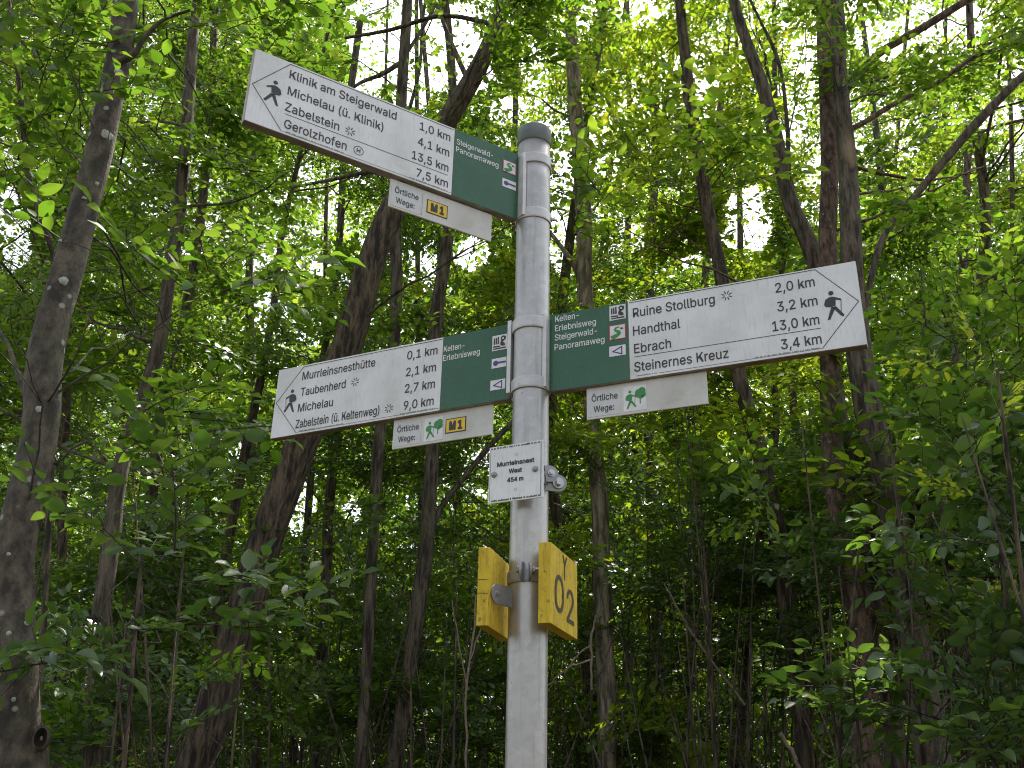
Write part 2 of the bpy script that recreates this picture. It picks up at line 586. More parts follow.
def band(z, h=0.026, r=POLE_R + .0025, mat=None, name='clamp_band', bolts=((20, 0),)):
    o = lathe([(POLE_R - .001, z - h / 2), (r, z - h / 2), (r + .0008, z - h / 2 + .003), (r + .0008, z + h / 2 - .003), (r, z + h / 2),
               (POLE_R - .001, z + h / 2)], mat or M['clamp'], caps=False).build(name, post, False)
    for ang, dz in bolts:
        a = R(ang)
        bb = MB()
        hex_bolt(bb, ((r) * math.cos(a), (r) * math.sin(a), z + dz), (math.cos(a), math.sin(a), 0), .0045, .009, M['bolt'])
        bb.build('screw', o)
    return o


for z in (1.408, 1.257):
    band(Z(z), bolts=((-8, 0),))
for z in (0.979, 0.838):
    band(Z(z), r=POLE_R + .0035, bolts=((-95 + 180, 0),))

# the three direction signs -----------------------------------------------
L, H, TH = 0.63, 0.181, 0.019
GREEN_W = 0.169
Y_PANEL, Y_INK = -0.0012, -0.0019
SIGNS = {'A': (3.70766 - math.pi, 1.2435, 0.0437, True), 'B': (2.71303 - math.pi, 0.8217, 0.0500, True), 'C': (-0.38805, 0.8231, 0.0430, False)}

HIKER_BODY = [(4, 66), (10, 50), (28, 39), (46, 36), (60, 41), (93, 58), (90, 67), (63, 57), (59, 94), (32, 99), (9, 94), (1, 82)]
HIKER_LEG1 = [(36, 99), (56, 100), (54, 112), (24, 172), (9, 175), (12, 166)]
HIKER_LEG2 = [(44, 104), (60, 97), (98, 156), (94, 165), (84, 163), (52, 118)]


def hiker(b, x, z, h, flip, y, mat, stick=True):
    s = h / 175.0
    t = lambda p: (x + (100 - p[0] if flip else p[0]) * s, z + (175 - p[1]) * s)
    for pl in (HIKER_BODY, HIKER_LEG1, HIKER_LEG2):
        q = [t(p) for p in pl]
        b.poly(q[::-1] if not flip else q, y, mat)
    hx, hz = t((43, 14))
    b.disc(hx, hz, 13.5 * s, y, mat)
    if stick:
        b.line([t((91, 63)), t((84, 132))], 3.5 * s, y, mat)


def star(b, x, z, r, y, mat):
    for k in range(8):
        a = math.pi / 8 + k * math.pi / 4
        b.line([(x + r * .48 * math.cos(a), z + r * .48 * math.sin(a)), (x + r * math.cos(a), z + r * math.sin(a))], r * .17, y, mat)


def fine_print(b, x0, x1, z, y, mat, seed, h=.0022):
    rr = random.Random(seed)
    x = x0
    while x < x1:
        w = rr.uniform(.001, .0022)
        hh = h * rr.uniform(.6, 1)
        b.rect(x, min(x + w, x1), z, z + hh, y, mat)
        x += w + rr.choice([.0006, .0006, .0008, .003])


def sym_emblem(b, x, z, w, h, y):
    """black emblem: stacked bars beside a leaning carved figure on a base"""
    K = M['black']
    b.rect(x, x + w, z, z + h, y, M['sym_white'])
    y2 = y - .0005
    q = lambda pts: b.poly([(x + px * w, z + pz * h) for px, pz in pts], y2, K)
    q([(.08, .08), (.92, .08), (.92, .17), (.08, .15)])
    q([(.08, .22), (.55, .20), (.52, .29), (.08, .32)])
    for k in range(3):
        q([(.10 + k * .13, .42), (.19 + k * .13, .40), (.19 + k * .13, .88 - .08 * (k == 1)), (.11 + k * .13, .90 - .1 * (k == 0))])
    q([(.56, .30), (.72, .24), (.88, .26), (.84, .42), (.70, .52), (.90, .66), (.92, .86), (.72, .93), (.56, .84), (.60, .62), (.54, .48)])
    b.poly([(x + (.73 + .07 * math.cos(a)) * w, z + (.74 + .06 * math.sin(a)) * h) for a in np.linspace(0, 6.283, 12, False)], y2 - .0004, M['sym_white'])


def sym_s(b, x, z, w, h, y):
    """white field in a red line with a green winding path"""
    b.rect(x, x + w, z, z + h, y, M['sym_red'])
    t = .055
    b.rect(x + t * w, x + w - t * w, z + t * h, z + h - t * h, y - .0004, M['sym_white'])
    P = [(.14, .12), (.30, .20), (.52, .30), (.63, .40), (.58, .50), (.42, .58), (.34, .68), (.42, .78), (.62, .82)]
    W = [.30, .27, .23, .20, .19, .17, .14, .11, .07]
    left, right = [], []
    for i, (px, pz) in enumerate(P):
        a = P[max(0, i - 1)]
        c_ = P[min(len(P) - 1, i + 1)]
        dx, dz = c_[0] - a[0], c_[1] - a[1]
        l = math.hypot(dx, dz)
        nx, nz = -dz / l * W[i] / 2, dx / l * W[i] / 2
        left.append((x + (px + nx) * w, z + (pz + nz) * h))
        right.append((x + (px - nx) * w, z + (pz - nz) * h))
    for i in range(len(P) - 1):
        b.poly([right[i], right[i + 1], left[i + 1], left[i]], y - .0008, M['sym_green'])
    b.poly([(x + .66 * w, z + .62 * h), (x + .92 * w, z + .68 * h), (x + .70 * w, z + .78 * h)], y - .0008, M['black'])


def sym_key(b, x, z, w, h, y):
    b.rect(x, x + w, z, z + h, y, M['sym_white'])
    b.disc(x + .27 * w, z + .5 * h, .27 * h, y - .0004, M['purple'])
    b.rect(x + .27 * w, x + .97 * w, z + .42 * h, z + .60 * h, y - .0007, M['purple'])


def sym_triangle(b, x, z, w, h, y):
    b.rect(x, x + w, z, z + h, y, M['sym_white'])
    pts = [(x + .22 * w, z + .46 * h), (x + .76 * w, z + .14 * h), (x + .76 * w, z + .84 * h), (x + .22 * w, z + .46 * h)]
    b.line(pts, .10 * h, y - .0004, M['purple'])


SYM = {'emblem': sym_emblem, 's': sym_s, 'key': sym_key, 'tri': sym_triangle}


def direction_sign(key, label, rows, routes, route_text, symbols, line_row, stars, h_mark=None):
    rz, z0, r0, left = SIGNS[key]
    d = Vector((math.cos(rz), math.sin(rz), 0)) * (-1 if left else 1)
    root = thing('direction_sign', label, 'direction sign', d * r0 + Vector((0, 0, Z(z0))), rz, 'hiking direction signs on the post')
    X = (lambda u: u - L) if left else (lambda u: u + float(np.interp(u, (0, .11, .18, .5, .6, .63), (0, -.001, -.0045, -.0055, -.003, 0))))   # u = 0 at the left end of the sign as read
    bo = MB()
    bo.box(X(0), X(L), 0, TH, 0, H, M['edge'])
    bo.build('sign_board', root, bevel=.0015)
    # profile that the clamps hold
    pf = MB()
    s = -1 if left else 1
    pf.box(*sorted((s * -.0015, s * -.0105)), -.021, TH - .004, .005, H - .004, M['alu'])
    pf.build('mounting_profile', root, bevel=.001)
    w0, w1 = (0.0, L - GREEN_W) if left else (GREEN_W + .009, L)
    g0, g1 = (L - GREEN_W, L) if left else (0.0, GREEN_W + .009)
    pn = MB()
    pn.box(X(w0 + .001), X(w1 - .0004), Y_PANEL, -.0001, .001, H - .001, M['white'])
    panel = pn.build('destination_panel', root)
    ink = MB()
    K = M['black']
    for (name, x0, x1, dist, dx0, dx1), zz in zip(rows, (.1405, .0985, .0575, .0162)):
        ink.text(name, X(x0), zz, x1 - x0, .0208, Y_INK, K, .0004)
        ink.text(dist, X(dx0), zz, dx1 - dx0, .0208, Y_INK, K, .0004)
    ink.build('lettering', panel)
    bd = MB()
    if left:
        bd.line([(X(.459), .1755), (X(.075), .1755), (X(.005), .0915), (X(.0735), .0075)], .0013, Y_INK, K)
        bd.line([(X(.0735), .0058), (X(.459), .0058)], .0008, Y_INK, M['grey_ink'])
        fine_print(bd, X(.085), X(.21), .0068, Y_INK - .0002, M['grey_ink'], 5)
        fine_print(bd, X(.36), X(.45), .0068, Y_INK - .0002, M['grey_ink'], 6)
    else:
        bd.line([(X(.182), .1765), (X(.558), .1765), (X(.626), .0925), (X(.556), .0075)], .0013, Y_INK, K)
        bd.line([(X(.24), .0058), (X(.556), .0058)], .0008, Y_INK, M['grey_ink'])
        fine_print(bd, X(.192), X(.235), .0055, Y_INK - .0002, M['grey_ink'], 7)
        fine_print(bd, X(.43), X(.55), .0068, Y_INK - .0002, M['grey_ink'], 8)
    if line_row:
        bd.line([(X(line_row[0]), .0495), (X(line_row[1]), .0485)], .0011, Y_INK, K)
    bd.build('arrow_border', panel)
    hk = MB()
    if left:
        hiker(hk, X(.0305), .060, .0605, True, Y_INK, K, key != 'A')
    else:
        hiker(hk, X(.5665), .0625, .0615, False, Y_INK, K)
    hk.build('hiker_pictogram', panel)
    for sx, sz in stars:
        sb = MB()
        star(sb, X(sx), sz, .0105, Y_INK, K)
        sb.build('viewpoint_star', panel)
    if h_mark:
        sb = MB()
        sb.ring(X(h_mark[0]), h_mark[1], .0105, .0013, Y_INK, K)
        sb.text('H', X(h_mark[0]) - .0042, h_mark[1] - .0048, .0084, .0096, Y_INK, K, .0008)
        sb.build('bus_stop_mark', panel)
    gp = MB()
    gp.box(X(g0 + .0004), X(g1 - .001), Y_PANEL, -.0001, .001, H - .001, M['green'])
    gpo = gp.build('route_panel', root)
    lt = MB()
    for body, x0, x1, zz in route_text:
        lt.text(body, X(x0), zz, x1 - x0, .0142, Y_INK, M['letter_white'], .0005)
    lt.build('lettering', gpo)
    for kind, x0, zz, w, h in symbols:
        sy = MB()
        SYM[kind](sy, X(x0), zz, w, h, Y_INK)
        sy.build('route_symbol', gpo)
    return root


direction_sign('A', 'topmost sign, pointing up to the left, listing Klinik am Steigerwald first',
               [('Klinik am Steigerwald', .076, .318, '1,0 km', .3745, .4505), ('Michelau (ü. Klinik)', .077, .290, '4,1 km', .3725, .450),
                ('Zabelstein', .076, .193, '13,5 km', .361, .450), ('Gerolzhofen', .079, .2135, '7,5 km', .3745, .451)],
               None, [('Steigerwald-', .4665, .5615, .1405), ('Panoramaweg', .4655, .5765, .1195)],
               [('s', .588, .116, .0355, .0335), ('key', .588, .075, .0365, .0225)], (.077, .449), [(.2175, .067)], (.240, .0265))
direction_sign('B', 'lower left sign, pointing down to the left, listing Murrleinsnesthütte first',
               [('Murrleinsnesthütte', .075, .282, '0,1 km', .368, .4475), ('Taubenherd', .0755, .204, '2,1 km', .368, .446),
                ('Michelau', .073, .173, '2,7 km', .368, .4455), ('Zabelstein (ü. Keltenweg)', .072, .304, '9,0 km', .368, .445)],
               None, [('Kelten-', .464, .517, .1415), ('Erlebnisweg', .463, .556, .119)],
               [('emblem', .586, .120, .036, .037), ('key', .586, .078, .0355, .023), ('tri', .5845, .026, .0355, .0235)],
               None, [(.230, .109), (.329, .026)])
direction_sign('C', 'right hand sign, pointing to the right, listing Ruine Stollburg first',
               [('Ruine Stollburg', .189, .360, '2,0 km', .481, .556), ('Handthal', .188, .287, '3,2 km', .481, .557),
                ('Ebrach', .189, .266, '13,0 km', .468, .556), ('Steinernes Kreuz', .188, .379, '3,4 km', .481, .556)],
               None, [('Kelten-', .012, .066, .1615), ('Erlebnisweg', .0115, .104, .139), ('Steigerwald-', .011, .106, .117), ('Panoramaweg', .0105, .122, .094)],
               [('emblem', .136, .1415, .0355, .0345), ('s', .1345, .0955, .036, .0345), ('tri', .1335, .058, .0355, .0235)],
               (.189, .5555), [(.385, .1535)])


def local_plate(key, label, u0, items):
    """small supplementary plate hanging under a direction sign"""
    rz, z0, r0, left = SIGNS[key]
    d = Vector((math.cos(rz), math.sin(rz), 0)) * (-1 if left else 1)
    W_, H_ = .2495, .0655
    x0 = (u0 - L) if left else u0
    xd = Vector((math.cos(rz), math.sin(rz), 0))
    nrm = Vector((-math.sin(rz), math.cos(rz), 0))
    root = thing('supplementary_plate', label, 'supplementary plate', d * r0 + xd * x0 + nrm * .009 + Vector((0, 0, Z(z0) - (.074 if key == 'A' else .0705))), rz,
                 'small plates hung under the direction signs')
    p = MB()
    p.box(0, W_, 0, .004, 0, H_ + .005, M['plate'])
    p.build('plate', root, bevel=.0012)
    for hx in (.03, .225):
        hg = MB()
        hg.box(hx - .008, hx + .008, .0045, .009, H_ - .014, H_ + .0065, M['edge'])
        hg.build('hanger', root)
    lb = MB()
    lb.box(.004, .0725, -.0006, -.0001, .005, .0605, M['label'])
    if 'label2' in items:
        lb.line([(.0765, .005), (.0765, .061)], .0007, -.0012, M['grey_ink'])
    lab = lb.build('label_patch', root)
    t = MB()
    t.text('Örtliche', .0115, .0385, .0555, .0135, -.0012, M['black'], .0003)
    t.text('Wege:', .0155, .0145, .0435, .0135, -.0012, M['black'], .0003)
    t.build('lettering', lab)
    if 'hiker' in items:
        x = items['hiker']
        h = MB()
        h.box(x - .002, x + .0455, -.0006, -.0001, .006, .0605, M['sym_white'])
        hiker(h, x + .002, .0115, .040, False, -.0012, M['sym_green'])
        for cx, cz, r in ((.031, .0435, .0085), (.037, .0475, .0075), (.0385, .0395, .0065), (.028, .040, .006), (.034, .037, .0065)):
            h.disc(x + cx, cz, r, -.0012 - r * .02, M['sym_green'])
        h.rect(x + .0318, x + .0338, .020, .036, -.0012, M['sym_green'])
        h.build('hiker_and_tree_patch', root)
    if 'm1' in items:
        x, zz = items['m1']
        m = MB()
        m.box(x, x + .0505, -.0006, -.0001, zz, zz + .034, M['black'])
        m.rect(x + .0022, x + .0483, zz + .0022, zz + .0318, -.0010, M['m_yellow'])
        mm = m.build('marker_patch', root)
        t = MB()
        t.text('M 1', x + .0095, zz + .0075, .0325, .0185, -.0015, M['black'], .0035)
        t.build('lettering', mm)
    return root


local_plate('A', 'small plate under the topmost sign with a yellow M 1 mark only', .321, {'m1': (.0875, .017), 'label2': 1})
local_plate('B', 'small plate under the lower left sign with green hiker and yellow M 1 mark', .338, {'hiker': .083, 'm1': (.1345, .0175)})
local_plate('C', 'small plate under the right hand sign with green hiker and no yellow mark', .077, {'hiker': .081})

# place-name plaque ---------------------------------------------------------
PYAW = -0.4475
plq = thing('location_plaque', 'small square white plaque with two screws reading Murrleinsnest West 454 m', 'plaque',
            (-.0279, -.060, Z(.6315) - .059), PYAW)
hw, hh = .0599, .118
p = MB()
p.box(-hw, hw, 0, .003, 0, hh, M['white'])
pp = p.build('plate', plq, bevel=.0008)
t = MB()
for body, w, zz in (('Murrleinsnest', .082, .0745), ('West', .029, .0575), ('454 m', .0355, .0395)):
    t.text(body, -w / 2 - .0005, zz, w, .0088, -.0006, M['black'], .0011)
t.build('lettering', pp)
t = MB()
t.line([(hw - .005, .006), (hw - .005, hh - .004)], .0011, -.0006, M['black'])
t.line([(-hw + .0035, .006), (-hw + .0035, hh - .006)], .0006, -.0006, M['black'])
fine_print(t, -hw + .004, hw - .008, hh - .0058, -.0006, M['black'], 21, .004)
fine_print(t, -hw + .008, hw - .004, .0028, -.0006, M['black'], 22, .004)
t.ring(.0005, .095, .003, .0006, -.0006, M['grey_ink'], 12)
t.ring(.0005, .0225, .003, .0006, -.0006, M['grey_ink'], 12)
t.build('border', pp)
for sx in (-.0475, .0425):
    s_ = MB()
    vs, fs, n = [], [], 16
    for r_, y_ in ((.0062, 0), (.0062, -.0018), (.0048, -.004), (.002, -.0052)):
        vs += [(sx + r_ * math.cos(2 * math.pi * i / n), y_, .059 + r_ * math.sin(2 * math.pi * i / n)) for i in range(n)]
    for k in range(3):
        fs += [(k * n + i, k * n + (i + 1) % n, (k + 1) * n + (i + 1) % n, (k + 1) * n + i) for i in range(n)]
    fs.append(tuple(3 * n + i for i in range(n)))
    s_.add(vs, fs, M['clamp_dark'])
    s_.build('screw', plq, True)


def ear(b, c, ang, w, h, t, mat, tilt=0.0):
    """a rounded flat lug: starts at c, runs w along direction ang (in plan), h high, t thick"""
    a = R(ang)
    e = Vector((math.cos(a), math.sin(a), 0))
    nrm = Vector((-math.sin(a), math.cos(a), 0))
    out = [(0, -h / 2)] + [(w - h / 2 + h / 2 * math.cos(x), h / 2 * math.sin(x)) for x in np.linspace(-math.pi / 2, math.pi / 2, 12)] + [(0, h / 2)]
    n = len(out)
    ct, st = math.cos(tilt), math.sin(tilt)
    vs = [Vector(c) + e * (u * ct - v * st) + Vector((0, 0, u * st + v * ct)) + nrm * k for k in (-t / 2, t / 2) for u, v in out]
    b.add(vs, [tuple(range(n))[::-1], tuple(range(n, 2 * n))] + [(i, (i + 1) % n, n + (i + 1) % n, n + i) for i in range(n)], mat)
    return Vector(c), e, nrm


# pipe clamp behind the plaque, with its two lugs to the right
zc = Z(.632)
cl = lathe([(POLE_R - .001, zc - .013), (POLE_R + .003, zc - .013), (POLE_R + .003, zc + .013), (POLE_R - .001, zc + .013)], M['clamp_dark'], caps=False).build('pipe_clamp', post)
lg = MB()
ear(lg, (POLE_R * .80, -.026, zc + .008), 18, .028, .034, .004, M['clamp_dark'], 0.1)
lg.build('clamp_lug', cl)
lg = MB()
ear(lg, (POLE_R * .85, -.018, zc - .006), 12, .043, .036, .004, M['clamp_dark'], -.05)
lg.build('clamp_lug', cl)
lg = MB()
ear(lg, (-POLE_R * .8, -.012, zc - .004), 190, .028, .034, .004, M['clamp_dark'])
lg.build('clamp_lug', cl)
lg = MB()
ear(lg, (-.03, -.018, zc), 190, .034, .03, .004, M['clamp_dark'])
lg.build('clamp_lug', cl)
bl = MB()
hex_bolt(bl, (.0570, -.016, zc - .008), (.25, -1, .0), .0075, .013, M['bolt'])
bl.build('bolt', cl)
bl = MB()
hex_bolt(bl, (.0435, -.025, zc + .010), (.3, -1, .0), .005, .006, M['bolt'])
bl.build('bolt', cl)

# pipe clamp between the yellow boards
zc = Z(.432)
cl = lathe([(POLE_R - .001, zc - .012), (POLE_R + .0028, zc - .012), (POLE_R + .0035, zc - .009), (POLE_R + .0035, zc + .009), (POLE_R + .0028, zc + .012),
            (POLE_R - .001, zc + .012)], M['clamp_dark'], caps=False).build('pipe_clamp', post)
lg = MB()
ear(lg, (-.010, -POLE_R, zc + .006), -104, .026, .036, .004, M['clamp_dark'])
lg.build('clamp_lug', cl)
lg = MB()
ear(lg, (.002, -POLE_R, zc + .006), -84, .024, .034, .004, M['clamp_dark'])
lg.build('clamp_lug', cl)
lg = MB()
ear(lg, (.034, -.010, zc), -20, .012, .03, .004, M['clamp_dark'])
lg.build('clamp_lug', cl)
bl = MB()
hex_bolt(bl, (-.0155, -.050, zc + .008), (-1, -.25, 0), .007, .008, M['bolt'])
bl.build('bolt', cl)
bl = MB()
hex_bolt(bl, (.004, -.050, zc + .008), (1, -.1, .05), .0065, .009, M['bolt'])
bl.build('bolt', cl)
bl = MB()
hex_bolt(bl, (.012, -.051, zc + .0085), (1, -.1, .05), .0035, .016, M['bolt'], 10, False)
bl.build('bolt', cl)


def yellow_board(label, centre, yaw, w, t, h, writing):
    root = thing('route_board', label, 'route board', (centre[0], centre[1], Z(centre[2]) - h / 2), yaw, 'thick yellow wooden boards clamped to the post')
    b = MB()
    b.box(-w / 2, w / 2, -t / 2, t / 2, 0, h, M['wood_yellow'])
    bo = b.build('board', root, bevel=.0009)
    if writing:
        p = MB()
        y = -t / 2 - .0008
        p.text('0', -.066, .030, .060, .068, y, M['ink_brown'], .0012)
        p.text('2', .014, .022, .050, .064, y, M['ink_brown'], .0012)
        p.line([(.000, .100), (.000, .128)], .006, y, M['ink_brown'])
        p.line([(.000, .127), (-.011, .143)], .006, y - .0002, M['ink_brown'])
        p.line([(.000, .127), (.012, .143)], .006, y - .0004, M['ink_brown'])
        p.build('lettering', bo)
    return root, bo


yr, yb = yellow_board('yellow wooden board right of the pole, painted with 0 2 in brown', (.0583, -.007, .4068), 1.2502, .182, .0237, .150, True)
yl, ylb = yellow_board('yellow wooden board left of the pole, seen from behind with its bracket', (-.0693 + .006, -.028 + .022, .3988), 1.3265, .170, .0215, .1453, False)
# splits across the weathered edge of the left board
for z_, a_, b_ in ((.083, -.5, .42), (.058, -.5, .5)):
    sp_ = MB()
    sp_.add([(-.0853, a_ * .0215, z_), (-.0853, b_ * .0215, z_ + .001), (-.0853, b_ * .0215, z_ + .0022), (-.0853, a_ * .0215, z_ + .0008)], [(0, 1, 2, 3)], M['scar'])
    sp_.build('split', ylb)
# grey bracket that holds the left board, running from the clamp to the board's near edge, and the screw in it
def to_local(root, yaw, P):
    q = Vector(P) - root.location
    c_, s_ = math.cos(-yaw), math.sin(-yaw)
    return Vector((q.x * c_ - q.y * s_, q.x * s_ + q.y * c_, q.z))


br = MB()
_a = to_local(yl, 1.3265, (-.031, -.034, Z(.389)))
_b = to_local(yl, 1.3265, (-.069, -.078, Z(.389)))
_ang = math.degrees(math.atan2(_b.y - _a.y, _b.x - _a.x))
ear(br, _a, _ang, (_b - _a).length, .038, .0035, M['clamp_dark'])
br.build('bracket', yl)
bs = MB()
_n = to_local(yl, 1.3265, (-.0585, -.0675, Z(.390)))
_d = Vector((math.sin(R(_ang)), -math.cos(R(_ang)), 0))
hex_bolt(bs, _n, -_d if to_local(yl, 1.3265, (-.0585, -1, Z(.4))).dot(_d) < 0 else _d, .004, .005, M['bolt'])
bs.build('bolt', yl)


# ------------------------------------------------------------------ forest tools
def fast_mesh(name, V, faces, mats, midx, smooth=False, parent=None):
    """V (N,3) array; faces = list of (F,k) index arrays; midx = list of material index arrays/ints"""
    me = bpy.data.meshes.new(name)
    nl = sum(f.size for f in faces)
    nf = sum(len(f) for f in faces)
    me.vertices.add(len(V))
    me.vertices.foreach_set('co', np.ascontiguousarray(V, dtype=np.float32).ravel())
    me.loops.add(nl)
    me.polygons.add(nf)
    me.loops.foreach_set('vertex_index', np.concatenate([f.ravel() for f in faces]).astype(np.int32))
    tot = np.concatenate([np.full(len(f), f.shape[1], dtype=np.int32) for f in faces])
    st = np.zeros(nf, dtype=np.int32)
    st[1:] = np.cumsum(tot)[:-1]
    me.polygons.foreach_set('loop_start', st)
    for m in mats:
        me.materials.append(m)
    mi = np.concatenate([np.full(len(f), m, dtype=np.int32) if np.isscalar(m) else m for f, m in zip(faces, midx)])
    me.polygons.foreach_set('material_index', mi)
    if smooth:
        me.polygons.foreach_set('use_smooth', np.ones(nf, dtype=bool))
    me.update(calc_edges=True)
    o = bpy.data.objects.new(name, me)
    return link(o, parent)


def unit(v):
    n = np.linalg.norm(v, axis=-1, keepdims=True)
    return v / np.maximum(n, 1e-9)


def smooth_path(P, W, n):
    """Catmull-Rom through the points; returns n points and widths"""
    P = np.asarray(P, float)
    W = np.asarray(W, float)
    d = np.r_[0, np.cumsum(np.linalg.norm(np.diff(P, axis=0), axis=1))]
    t = np.linspace(0, d[-1], n)
    T = np.gradient(P, d, axis=0) if len(P) > 2 else np.tile((P[1] - P[0]) / max(d[1], 1e-6), (2, 1))
    i = np.clip(np.searchsorted(d, t, 'right') - 1, 0, len(P) - 2)
    h = (d[i + 1] - d[i])
    s = ((t - d[i]) / h)[:, None]
    h = h[:, None]
    out = (2 * s**3 - 3 * s**2 + 1) * P[i] + (s**3 - 2 * s**2 + s) * h * T[i] + (-2 * s**3 + 3 * s**2) * P[i + 1] + (s**3 - s**2) * h * T[i + 1]
    return out, np.interp(t, d, W)


class Tubes:
    """many tapered tubes in one mesh"""

    def __init__(self):
        self.V, self.F, self.n = [], [], 0

    def add(self, P, r, k=6, rough=0.0, rnd=None):
        P = np.asarray(P, float)
        r = np.asarray(r, float)
        n = len(P)
        T = unit(np.gradient(P, axis=0))
        ref = np.array([0.31, 0.2, 0.93]) if abs(T[0, 2]) < 0.8 else np.array([0.96, 0.27, 0.0])
        U = unit(np.cross(T, ref))
        Wd = np.cross(T, U)
        a = np.linspace(0, 2 * np.pi, k, endpoint=False)
        rr = r[:, None] * np.ones(k)
        if rough:
            g = rnd.normal(size=(n, k))
            g = (g + np.roll(g, 1, 0) + np.roll(g, -1, 0)) / 2.2
            lob = 1 + rough * 1.2 * np.sin(2 * a + rnd.uniform(0, 6)) * np.sin(np.linspace(0, rnd.uniform(3, 8), n))[:, None]
            rr = rr * (1 + rough * .35 * g) * lob
        V = P[:, None] + rr[..., None] * (np.cos(a)[None, :, None] * U[:, None] + np.sin(a)[None, :, None] * Wd[:, None])
        i = np.arange(n - 1)[:, None] * k
        j = np.arange(k)
        q = np.stack([i + j, i + (j + 1) % k, i + k + (j + 1) % k, i + k + j], -1).reshape(-1, 4) + self.n
        self.V.append(V.reshape(-1, 3))
        self.F.append(q)
        self.n += n * k

    def arrays(self):
        return np.concatenate(self.V), np.concatenate(self.F)


# leaf blades, base at the origin, tip along +x, seen from +z
def _leaf_hi():
    xs = np.array([0, .14, .34, .56, .78, .92, 1.0])
    hw = np.array([.0, .17, .265, .26, .165, .07, 0.0])
    zm = -.16 * xs**2 + .03 * xs
    mid = np.stack([xs, 0 * xs, zm], 1)
    up = np.stack([xs[1:-1] + .0, hw[1:-1], zm[1:-1] + .09 * hw[1:-1] / .26 - .02 * np.array([0, 1, 0, 1, 0])], 1)
    dn = up * [1, -1, 1]
    V = np.concatenate([mid, up, dn])
    u = lambda k: 7 + k - 1
    d = lambda k: 12 + k - 1
    tri = [(0, 1, u(1)), (0, d(1), 1), (5, 6, u(5)), (5, d(5), 6)]
    quad = []
    for k in range(1, 5):
        quad += [(k, k + 1, u(k + 1), u(k)), (k, d(k), d(k + 1), k + 1)]
    return V, np.array(tri), np.array(quad)


LEAF_HI = _leaf_hi()
LEAF_MID = (np.array([(0, 0, 0), (.30, .25, .05), (.70, .19, .02), (1, 0, -.10), (.70, -.19, .02), (.30, -.25, .05), (.5, 0, -.015)], float),
            np.zeros((0, 3), int), np.array([(0, 6, 2, 1), (6, 3, 2, 2), (0, 5, 4, 6), (6, 4, 3, 3)])[[0, 2]])
LEAF_MID = (np.array([(0, 0, 0), (.30, .25, .05), (.70, .19, .02), (1, 0, -.10), (.70, -.19, .02), (.30, -.25, .05)], float),
            np.zeros((0, 3), int), np.array([(0, 3, 2, 1), (0, 5, 4, 3)]))
LEAF_LOW = (np.array([(0, 0, 0), (.42, .27, .06), (1, 0, -.08), (.42, -.27, .06)], float), np.array([(0, 2, 1), (0, 3, 2)]), np.zeros((0, 4), int))


def frames(x, nrm):
    x = unit(x)
    z = unit(nrm - (nrm * x).sum(-1, keepdims=True) * x)
    y = np.cross(z, x)
    return np.stack([x, y, z], -1)          # columns are the leaf axes


def make_spray(seed, nside, per, leaf, spread=0.9, ragged=0.25):
    """a flat leafy twig of length 1 along +x: leaf frames, leaf sizes and twig segments"""
    r = np.random.default_rng(seed)
    segs, pos, dirs, size = [], [], [], []

    def twig(p, d, length, n, rad, leaves):
        pts = [p]
        bend = r.normal(0, .12)
        for i in range(4):
            d = unit(d + np.array([-d[1], d[0], 0]) * bend * .5 + np.array([0, 0, r.normal(0, .05) - .03]))
            pts.append(pts[-1] + d * length / 4)
        pts = np.array(pts)
        for i in range(4):
            segs.append((pts[i], pts[i + 1], rad * (1 - i * .2), rad * (1 - (i + 1) * .2)))
        side = 1
        for k in range(leaves):
            t = (k + r.uniform(.5, 1)) / leaves * 4
            i = min(3, int(t))
            q = pts[i] + (pts[i + 1] - pts[i]) * (t - i)
            dd = unit(pts[i + 1] - pts[i])
            side = -side
            a = side * r.uniform(.6, 1.15) if k < leaves - 1 else r.normal(0, .2)
            c, s_ = math.cos(a), math.sin(a)
            pos.append(q)
            dirs.append(np.array([dd[0] * c - dd[1] * s_, dd[0] * s_ + dd[1] * c, dd[2] - r.uniform(0, .3)]))
            size.append(leaf * r.uniform(.62, 1.12))
        return pts
    main = twig(np.zeros(3), np.array([1.0, 0, 0]), 1.0, 4, .008, per + 2)
    for k in range(nside):
        t = .12 + .8 * (k + r.uniform(.2, .8)) / nside
        i = min(3, int(t * 4))
        q = main[i] + (main[i + 1] - main[i]) * (t * 4 - i)
        a = (1 if k % 2 else -1) * r.uniform(.55, 1.0)
        d = np.array([math.cos(a), math.sin(a), r.normal(0, .18)])
        twig(q, d, spread * (1 - .55 * t) * r.uniform(.45, .75), 4, .005, max(2, int(per * (1 - .3 * t))))
    pos, dirs, size = np.array(pos), np.array(dirs), np.array(size)
    nrm = np.array([0, 0, 1.0]) + r.normal(0, ragged, (len(pos), 3))
    return pos, frames(dirs, nrm), size, segs


SPRAYS = {
    'near': [make_spray(100 + i, 6, 5, .175, .9, .42) for i in range(5)],
    'beech': [make_spray(200 + i, 7, 6, .155, .9, .60) for i in range(6)],
    'maple': [make_spray(300 + i, 6, 5, .19, 1.0, .65) for i in range(6)],
    'fine': [make_spray(400 + i, 8, 7, .120, .9, .65) for i in range(5)],
}

